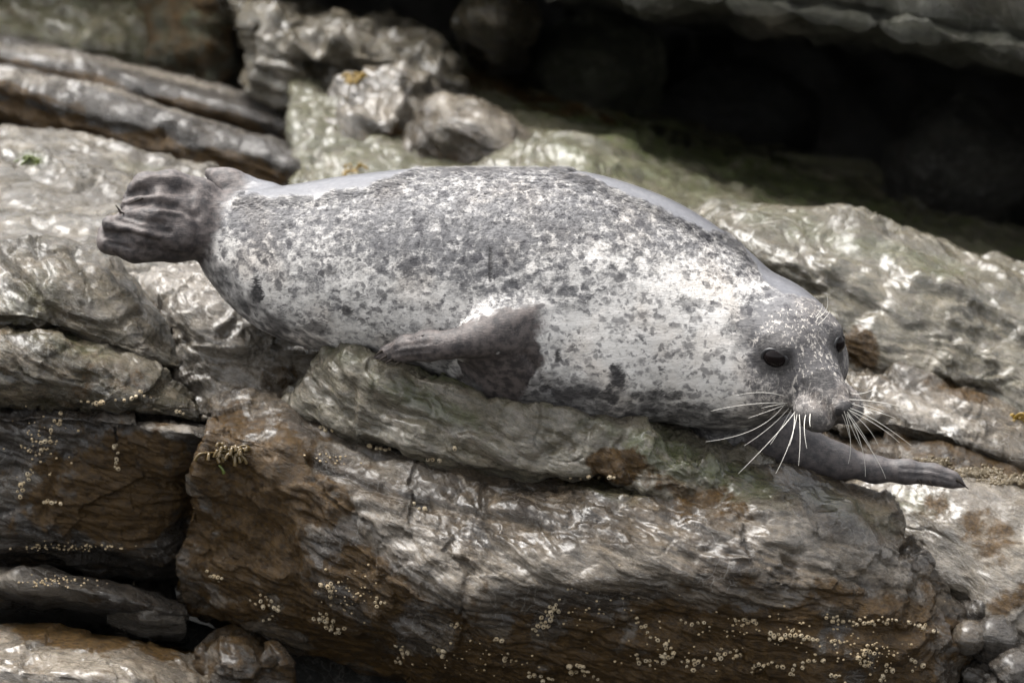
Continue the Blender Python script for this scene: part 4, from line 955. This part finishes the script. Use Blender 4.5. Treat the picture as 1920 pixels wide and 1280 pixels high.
for s_ in (-1, 1):
    fwd = hf*(.70 if s_ < 0 else .84)+hr*s_*(.70 if s_ < 0 else .42)+hu*.10; fwd /= np.linalg.norm(fwd)
    ri = np.cross(hu, fwd); ri /= np.linalg.norm(ri); up = np.cross(fwd, ri); EM = np.stack([fwd, ri, up])
    ec = hd(.081, -.068, .029) if s_ < 0 else hd(.089, .0555, .031)
    X, Q = ellipsoid(EM, (.022, .0245, .0215) if s_ < 0 else (.021, .019, .021)); eye = mesh_np('eye', X+ec-SLOC, Q, M_EYE, seal)
    X, Q = torus(EM, .0228 if s_ < 0 else .0180, .0178, .0032)
    mesh_np('eyelid', X+ec+fwd*.009-SLOC, Q, M_LID, eye)
def tube(pts, r0, r1, n=8, sides=6):
    p0, p1, p2 = [np.array(p, float) for p in pts]
    t = np.linspace(0, 1, n*2)[:, None]; C_ = (1-t)**2*p0+2*t*(1-t)*(2*p1-.5*(p0+p2))+t*t*p2
    D = np.gradient(C_, axis=0); D /= np.linalg.norm(D, axis=1)[:, None]
    a = np.cross(D, np.array([.1, 1, .2])); a /= np.linalg.norm(a, axis=1)[:, None]; b_ = np.cross(D, a)
    r = (r0+(r1-r0)*t[:, 0]**1.2)
    an = np.arange(sides)*2*np.pi/sides
    V = C_[:, None]+r[:, None, None]*(np.cos(an)[None, :, None]*a[:, None]+np.sin(an)[None, :, None]*b_[:, None])
    V = V.reshape(-1, 3); m = len(C_); i = np.arange(m*sides).reshape(m, sides)
    Q = np.stack([i[:-1], np.roll(i, -1, 1)[:-1], np.roll(i, -1, 1)[1:], i[1:]], -1).reshape(-1, 4)
    return V, Q
def hit_seal(px, py, dflt):
    r_ = sbvh.ray_cast(Vector(CAM), Vector(ray(px, py)).normalized())
    return np.array(r_[0]) if r_[0] is not None else P(px, py, dflt)
def Z1(x, y): return 1240+x/2.6667, 460+y/2.6667
NEARW = [(620,757,500,735,370,750),(615,788,430,795,250,827),(620,805,530,830,435,862),(625,812,460,920,222,980),(650,825,540,910,415,1000),(680,835,560,960,385,1140),
 (655,840,600,910,545,995),(690,850,640,990,572,1140),(665,860,660,930,640,1000),(690,855,694,970,686,1100),(712,850,715,920,728,1015),(738,850,742,880,745,905),(640,790,560,800,500,812)]
FARW = [(950,760,1000,740,1060,720),(950,785,1100,785,1250,820),(950,800,1060,825,1170,862),(945,815,1080,880,1250,1000),(945,825,1080,900,1190,985),(940,840,1030,910,1085,1000),
 (935,845,1000,930,1050,1015),(930,850,960,930,1000,1010),(925,850,1000,1000,1020,1155),(935,855,1060,1040,1122,1165),(915,850,945,970,935,1090),(900,850,925,900,940,960),(950,790,1030,800,1110,830)]
BROW = [(780,385,825,320,828,250),(795,410,830,350,842,325),(785,375,800,320,806,290),(770,395,790,350,800,325)]
for lst, dy, r0 in ((NEARW, -.05, .00078), (FARW, .03, .00068), (BROW, .0, .00055)):
    for w_ in lst:
        a = hit_seal(*Z1(w_[0]+random.uniform(-14, 10), w_[1]-random.uniform(0, 26)), -.25); Y0 = a[1]
        b_ = P(*Z1(w_[2], w_[3]), Y0+dy*.6); c_ = P(*Z1(w_[4], w_[5]), Y0+dy)
        V_, Q_ = tube((a, b_, c_), r0, .00025)
        mesh_np('whisker', V_-SLOC, Q_, M_WH, seal)
for (x0, y0, x1, y1, r_) in [(716,658,701,670,.0032), (724,668,710,677,.0026), (736,674,722,682,.0026), (752,678,738,685,.0024), (1794,899,1816,917,.0034), (1722,900,1728,910,.002), (1742,902,1748,912,.002), (268,372,240,384,.002), (232,400,218,396,.002), (212,470,230,484,.0022), (226,398,216,384,.0022)]:
    a = hit_seal(x0, y0, -.15); b_ = P(x1, y1, a[1]-.004); m_ = (a+b_)/2+np.array([0, -.002, .0015])
    V_, Q_ = tube((a, m_, b_), r_, .0006); mesh_np('claw', V_-SLOC, Q_, M_CLAW, seal)

# ------------------------------------------------------------------ barnacles and weed, set on the rock where they grow
bpy.context.view_layer.update(); DGR = bpy.context.evaluated_depsgraph_get()
def cast(px, py):
    o_ = Vector(CAM); d_ = Vector(ray(px, py)).normalized()
    ok, loc, nor, _, ob, _ = SC.ray_cast(DGR, o_, d_)
    if not ok: return None
    if ob.name.startswith(('body', 'fur', 'whisker', 'claw', 'eye')): return None
    if nor.dot(d_) > 0: nor = -nor
    return loc, nor
def barn_mat(name, c1, c2):
    m, nt, b = newmat(name); N = NT(nt); co = N.n('TexCoord').outputs['Object']
    oi = N.n('ObjectInfo').outputs['Random']
    n = N.noise(co, 420, 4, .7); c = N.mix(N.ramp(n, .35, .65), c1, c2)
    c = N.mix(N.math('MULTIPLY', oi, .6), c, (.30, .21, .10), 'MIX')
    N.l(c, b.inputs['Base Color']); b.inputs['Roughness'].default_value = .4
    bu = N.n('Bump'); bu.inputs['Distance'].default_value = .0012; N.l(n, bu.inputs['Height']); N.l(bu.outputs[0], b.inputs['Normal']); return m
M_BARN = barn_mat('barnacle_shell', (.22, .16, .085), (.58, .50, .36)); M_HOLE = simple('barnacle_opening', (.05, .035, .02), .5)
def barnacle_geo(seed, squash=1.):
    r_ = np.random.RandomState(seed); ns = 24; prof = [(1.0, -.25), (.98, .1), (.90, .42), (.74, .72), (.52, .88), (.40, .86), (.30, .66), (.18, .55)]
    V = []; 
    an = np.arange(ns)*2*np.pi/ns; ph = r_.rand()*6; rid = 1+.07*np.cos(an*6+ph)+.04*np.cos(an*12+ph)+r_.normal(0, .02, ns)
    lx, ly = r_.uniform(-.15, .15, 2)
    for rr_, z in prof: V += [(rr_*rid[k]*np.cos(an[k])+lx*z, (rr_*rid[k]*np.sin(an[k])*(.85 if z < .5 else .75))+ly*z, z*squash) for k in range(ns)]
    V.append((lx*.5, ly*.5, .52*squash)); V = np.array(V); nr = len(prof); i = np.arange(nr*ns).reshape(nr, ns)
    Q = np.stack([i[:-1], np.roll(i, -1, 1)[:-1], np.roll(i, -1, 1)[1:], i[1:]], -1).reshape(-1, 4)
    T = np.stack([i[-1], np.roll(i[-1], -1), np.full(ns, nr*ns)], 1)
    return V, Q, T, np.concatenate([np.repeat([0]*5+[1]*2, ns), np.ones(ns)])
BM = []
for sd_ in range(5):
    V, Q, T, mi = barnacle_geo(sd_, 1.0+.25*(sd_ % 2)); o = mesh_np('barnacle', V, [Q, T], [M_BARN, M_HOLE], mi=mi); BM.append(o.data); bpy.data.objects.remove(o)
CL = [ # points along the cluster, spread px, count, size mm, label, group
 ([(1549,1158),(1600,1166),(1680,1164)],4,20,4.6,'cream barnacle in the long row near the right end of the seal boulder','barnacles in the long row'),
 ([(1701,1168),(1756,1182)],4,8,4.4,'cream barnacle in the short row at the far right end of the seal boulder','barnacles in the short right row'),
 ([(1437,1192),(1482,1190),(1533,1198)],5,15,4.8,'cream barnacle in the middle row left of and below the long row','barnacles in the middle row'),
 ([(1560,1203),(1582,1204)],3,4,4.6,'cream barnacle of the four huddled just under the long row','four barnacles under the long row'),
 ([(1623,1205),(1650,1212),(1600,1230),(1630,1245)],6,13,4.8,'cream barnacle scattered below the right half of the long row','barnacles below the long row'),
 ([(1275,1163),(1330,1172)],5,6,5,'cream barnacle scattered left of centre above the lower barnacle clusters','loose barnacles above the lower clusters'),
 ([(1370,1160),(1425,1169)],5,6,5,'cream barnacle in the sparse row left of the middle row','barnacles in the sparse row'),
 ([(1240,1205),(1265,1225),(1243,1238)],6,9,5.4,'yellowish barnacle in the cluster at the lower middle, right of the twin clusters','barnacles of the lower middle cluster'),
 ([(1285,1250),(1305,1245),(1325,1232)],7,9,4.8,'cream barnacle in the diagonal cluster near the bottom edge','barnacles of the diagonal cluster'),
 ([(1340,1232),(1365,1222),(1395,1228)],7,10,4.8,'cream barnacle in the wide cluster below the sparse row','barnacles of the wide cluster'),
 ([(1390,1260),(1435,1245),(1465,1245)],6,10,4.8,'cream barnacle near the bottom edge under the middle row','barnacles under the middle row'),
 ([(1482,1272),(1492,1248),(1540,1238)],5,9,4.6,'cream barnacle in the hooked line at the bottom edge','barnacles of the hooked line'),
 ([(1545,1268),(1572,1264)],4,3,5,'cream barnacle of three at the very bottom below the long row','three barnacles at the bottom'),
 ([(1650,1275),(1665,1250)],5,5,4.8,'cream barnacle in the upright line at the bottom right of the boulder','barnacles of the upright line'),
 ([(1710,1237),(1728,1245),(1703,1266)],4,4,5,'cream barnacle on the pale bulge at the lower right corner of the boulder','barnacles on the pale bulge'),
 ([(1050,1125),(1030,1145),(1025,1165),(1005,1180)],8,19,5.0,'brownish barnacle in the dense patch in the middle of the boulder side','barnacles of the dense patch'),
 ([(812,1216),(833,1214),(825,1228)],4,6,5.2,'barnacle in the small clump low on the boulder, left of its middle','barnacles of the small clump'),
 ([(745,1212),(760,1222),(745,1240)],5,8,5.2,'barnacle in the ringed clump low on the left part of the boulder','barnacles of the ringed clump'),
 ([(588,1158),(610,1150),(615,1172),(640,1185)],7,16,5.2,'cream barnacle in the large cluster on the lower left of the boulder','barnacles of the large left cluster'),
 ([(602,1100),(625,1092),(618,1112)],5,7,5.2,'barnacle in the clump just above the large left cluster','barnacles above the large left cluster'),
 ([(692,1120),(732,1136)],7,5,4.8,'single barnacle on the dark hollow right of the large left cluster','barnacles in the dark hollow'),
 ([(850,1168),(866,1176)],4,4,4.8,'barnacle at the lower end of the pale rib on the boulder','barnacles on the pale rib'),
 ([(920,1196),(943,1202)],3,3,5,'barnacle of the three right of the pale rib','three barnacles by the rib'),
 ([(944,1240),(953,1224)],4,5,4.8,'barnacle in the little upright clump near the bottom middle','barnacles of the little upright clump'),
 ([(1068,1262),(1082,1245),(1100,1258),(1118,1272)],5,11,5.8,'large cream barnacle of the twin clusters at the bottom middle','barnacles of the twin clusters'),
 ([(982,1262),(1040,1274)],3,7,4.6,'barnacle in the row along the bottom edge left of the twin clusters','barnacles of the bottom row'),
 ([(1190,1225),(1212,1240),(1250,1233)],6,11,5,'cream barnacle in the cluster right of the twin clusters','barnacles right of the twin clusters'),
 ([(1170,1162),(1188,1152),(1240,1210)],5,6,4.6,'lone barnacle on the smooth brown side between the dense patch and the sparse row','lone barnacles on the brown side'),
 ([(690,838),(731,844)],2,5,5,'orange tinted barnacle sitting in a line in the crack under the upper bed','orange barnacles in the crack'),
 ([(802,860),(829,864)],2,3,4.8,'cream barnacle in the middle of the crack under the upper bed','barnacles in the middle of the crack'),
 ([(853,841),(854,842)],1,1,7.5,'largest white barnacle, alone on the mossy upper bed above the crack',None),
 ([(1062,897),(1080,894),(1142,893),(1160,897)],3,6,5,'cream barnacle at the foot of the brown hollow in the upper bed','barnacles at the brown hollow'),
 ([(775,947),(800,956)],3,3,4.6,'barnacle in the second crack, on the upper left of the lower bed','barnacles in the second crack'),
 ([(603,800),(625,808)],4,4,4.8,'barnacle at the left end of the crack under the upper bed','barnacles at the left end of the crack'),
 ([(150,753),(195,755)],2,8,4.8,'whitish barnacle in the tidy row under the dark grey boulder','barnacles in the tidy row'),
 ([(215,748),(280,738)],7,7,4.2,'small barnacle right of the tidy row under the dark grey boulder','barnacles right of the tidy row'),
 ([(125,765),(95,810),(70,850),(62,885),(42,905),(40,945)],6,22,4.8,'barnacle in the ragged chain down the dark brown block','barnacles of the ragged chain'),
 ([(217,825),(219,878)],4,7,4.2,'barnacle in the short upright strip on the dark brown block','barnacles of the upright strip'),
 ([(80,941),(113,943)],2,5,4.6,'whitish barnacle in the short level row low on the dark brown block','barnacles of the level row'),
 ([(330,772),(350,776)],2,3,4.4,'barnacle at the right end of the dark grey boulder','barnacles at the boulder end'),
 ([(390,1075),(420,1095)],6,6,4.4,'barnacle low on the brown left face of the seal boulder','barnacles on the brown left face'),
 ([(470,1135),(500,1120),(525,1145),(480,1170)],8,15,4.6,'barnacle in the loose cluster at the lower left corner of the seal boulder','barnacles of the lower left corner'),
]
bn = 0
def place(mesh, px, py, r, lab, grp):
    h = cast(px, py)
    if h is None: return None
    loc, nor = h
    o = bpy.data.objects.new('barnacle', mesh); COL.objects.link(o)
    nor = (nor+Vector((0, -.35, .1))*.6).normalized()
    q = nor.to_track_quat('Z', 'Y'); o.rotation_mode = 'QUATERNION'; o.rotation_quaternion = q @ Matrix.Rotation(random.uniform(0, 6.28), 3, 'Z').to_quaternion()
    sc_ = r*random.uniform(.55, 1.2)/1000; o.scale = (sc_, sc_, sc_*random.uniform(.8, 1.15)); o.location = loc
    return tag(o, lab, 'barnacle', grp)
for pts, spr, n, r, lab, grp in CL:
    pts = np.array(pts, float); L = np.concatenate([[0], np.cumsum(np.linalg.norm(np.diff(pts, axis=0), axis=1))])
    done = []
    for k in range(n):
        for tr in range(12):
            u = random.uniform(0, L[-1]); x = np.interp(u, L, pts[:, 0])+random.gauss(0, spr*.6); y = np.interp(u, L, pts[:, 1])+random.gauss(0, spr*.6)
            if all((x-a)**2+(y-b)**2 > (r*1.35)**2 for a, b in done): break
        done.append((x, y)); place(random.choice(BM), x, y, r, lab, grp)
# the crust of tiny ones nobody could count
def crust(name, lab, spots_, r, mat, cat):
    Vs, Qs, Ts, off = [], [], [], 0
    for (cx_, cy_, rx, ry, n) in spots_:
        for _ in range(int(n*1.7)):
            x = random.gauss(cx_, rx*.5); y = random.gauss(cy_, ry*.5); h = cast(x, y)
            if h is None: continue
            V, Q, T, _m = barnacle_geo(random.randint(0, 40)); sc_ = r*random.uniform(.5, 1.3)/1000
            M = np.array((h[1]+Vector((0, -.2, .1))).normalized().to_track_quat('Z', 'Y').to_matrix())
            Vs.append((V*sc_)@M.T+np.array(h[0])); Qs.append(Q+off); Ts.append(T+off); off += len(V)
    o = mesh_np(name, np.concatenate(Vs), [np.concatenate(Qs), np.concatenate(Ts)], mat); tag(o, lab, cat, kind='stuff')
crust('tiny_barnacles', 'scattering of tiny barnacles over the dark lower rocks', [(130,1025,130,8,40),(110,1090,110,10,30),(1400,1190,320,60,60),(650,1120,60,50,25),(900,1230,120,30,20),(80,830,50,60,30),(1640,1225,80,40,25),(620,860,50,10,10),(1130,1140,100,50,14)], 2.2, M_BARN, 'barnacles')
M_MUS = simple('brown_crust', (.10, .075, .04), .35)
crust('brown_mussel_crust', 'brown crust of small mussels along the dark ledge above the flipper tip', [(1740,868,40,10,110),(1820,885,50,10,130),(1890,900,40,10,90)], 3.6, M_MUS, 'mussels')
# weed
def weed_mat(name, c):
    m, nt, b = newmat(name); N = NT(nt); co = N.n('TexCoord').outputs['Object']; n = N.noise(co, 90, 3)
    N.l(N.mix(n, tuple(q*.5 for q in c), tuple(q*1.3 for q in c)), b.inputs['Base Color']); b.inputs['Roughness'].default_value = .25; return m
M_WY = weed_mat('yellow_weed', (.20, .125, .018)); M_WG = weed_mat('green_weed', (.08, .10, .02)); M_WB = weed_mat('brown_weed', (.09, .06, .02))
def weed(px, py, n, size, mat, lab, spread):
    h = cast(px, py)
    if h is None: return
    base = np.array(h[0]); Vs, Qs, off = [], [], 0
    for _ in range(n):
        hh = cast(px+random.gauss(0, spread), py+random.gauss(0, spread*.35))
        if hh is None: continue
        b0 = np.array(hh[0])
        if np.linalg.norm(b0-base) > .05+size*1.2: continue
        dr = np.array([random.gauss(0, .7), -.5+random.gauss(0, .3), random.gauss(.1, .5)]); dr /= np.linalg.norm(dr); L_ = size*random.uniform(.5, 1.2)
        V, Q = tube((b0, b0+dr*L_*.6+np.array([0, -.1*L_, .15*L_]), b0+dr*L_+np.array([0, 0, -.25*L_])), size*.09, size*.16, 4, 7)
        V[:, 1] = V[:, 1]*.7+b0[1]*.3
        if Vs: V[:7] = V[:7]*.3+(base+np.array([0, -.002, 0]))*.7
        Vs.append(V-base); Qs.append(Q+off); off += len(V)
    o = mesh_np('seaweed', np.concatenate(Vs), np.concatenate(Qs), mat); o.location = base; tag(o, lab, 'seaweed')
weed(432, 846, 46, .022, M_WB, 'brown tuft of seaweed in the crevice at the top left of the seal boulder', 17)
weed(409, 872, 1, .022, M_WG, 'yellow-green scrap of seaweed hanging below the brown tuft', 3)
weed(652, 318, 9, .022, M_WY, 'yellow seaweed clump just behind the seal back', 9)
weed(662, 146, 11, .028, M_WY, 'dull yellow seaweed clump in the hollow of the background outcrop', 12)
weed(60, 302, 14, .022, M_WG, 'small green seaweed tuft on the pale slope at the far left', 10)
weed(1908, 785, 14, .025, M_WY, 'yellow seaweed clump at the right edge of the sloping ledge', 8)
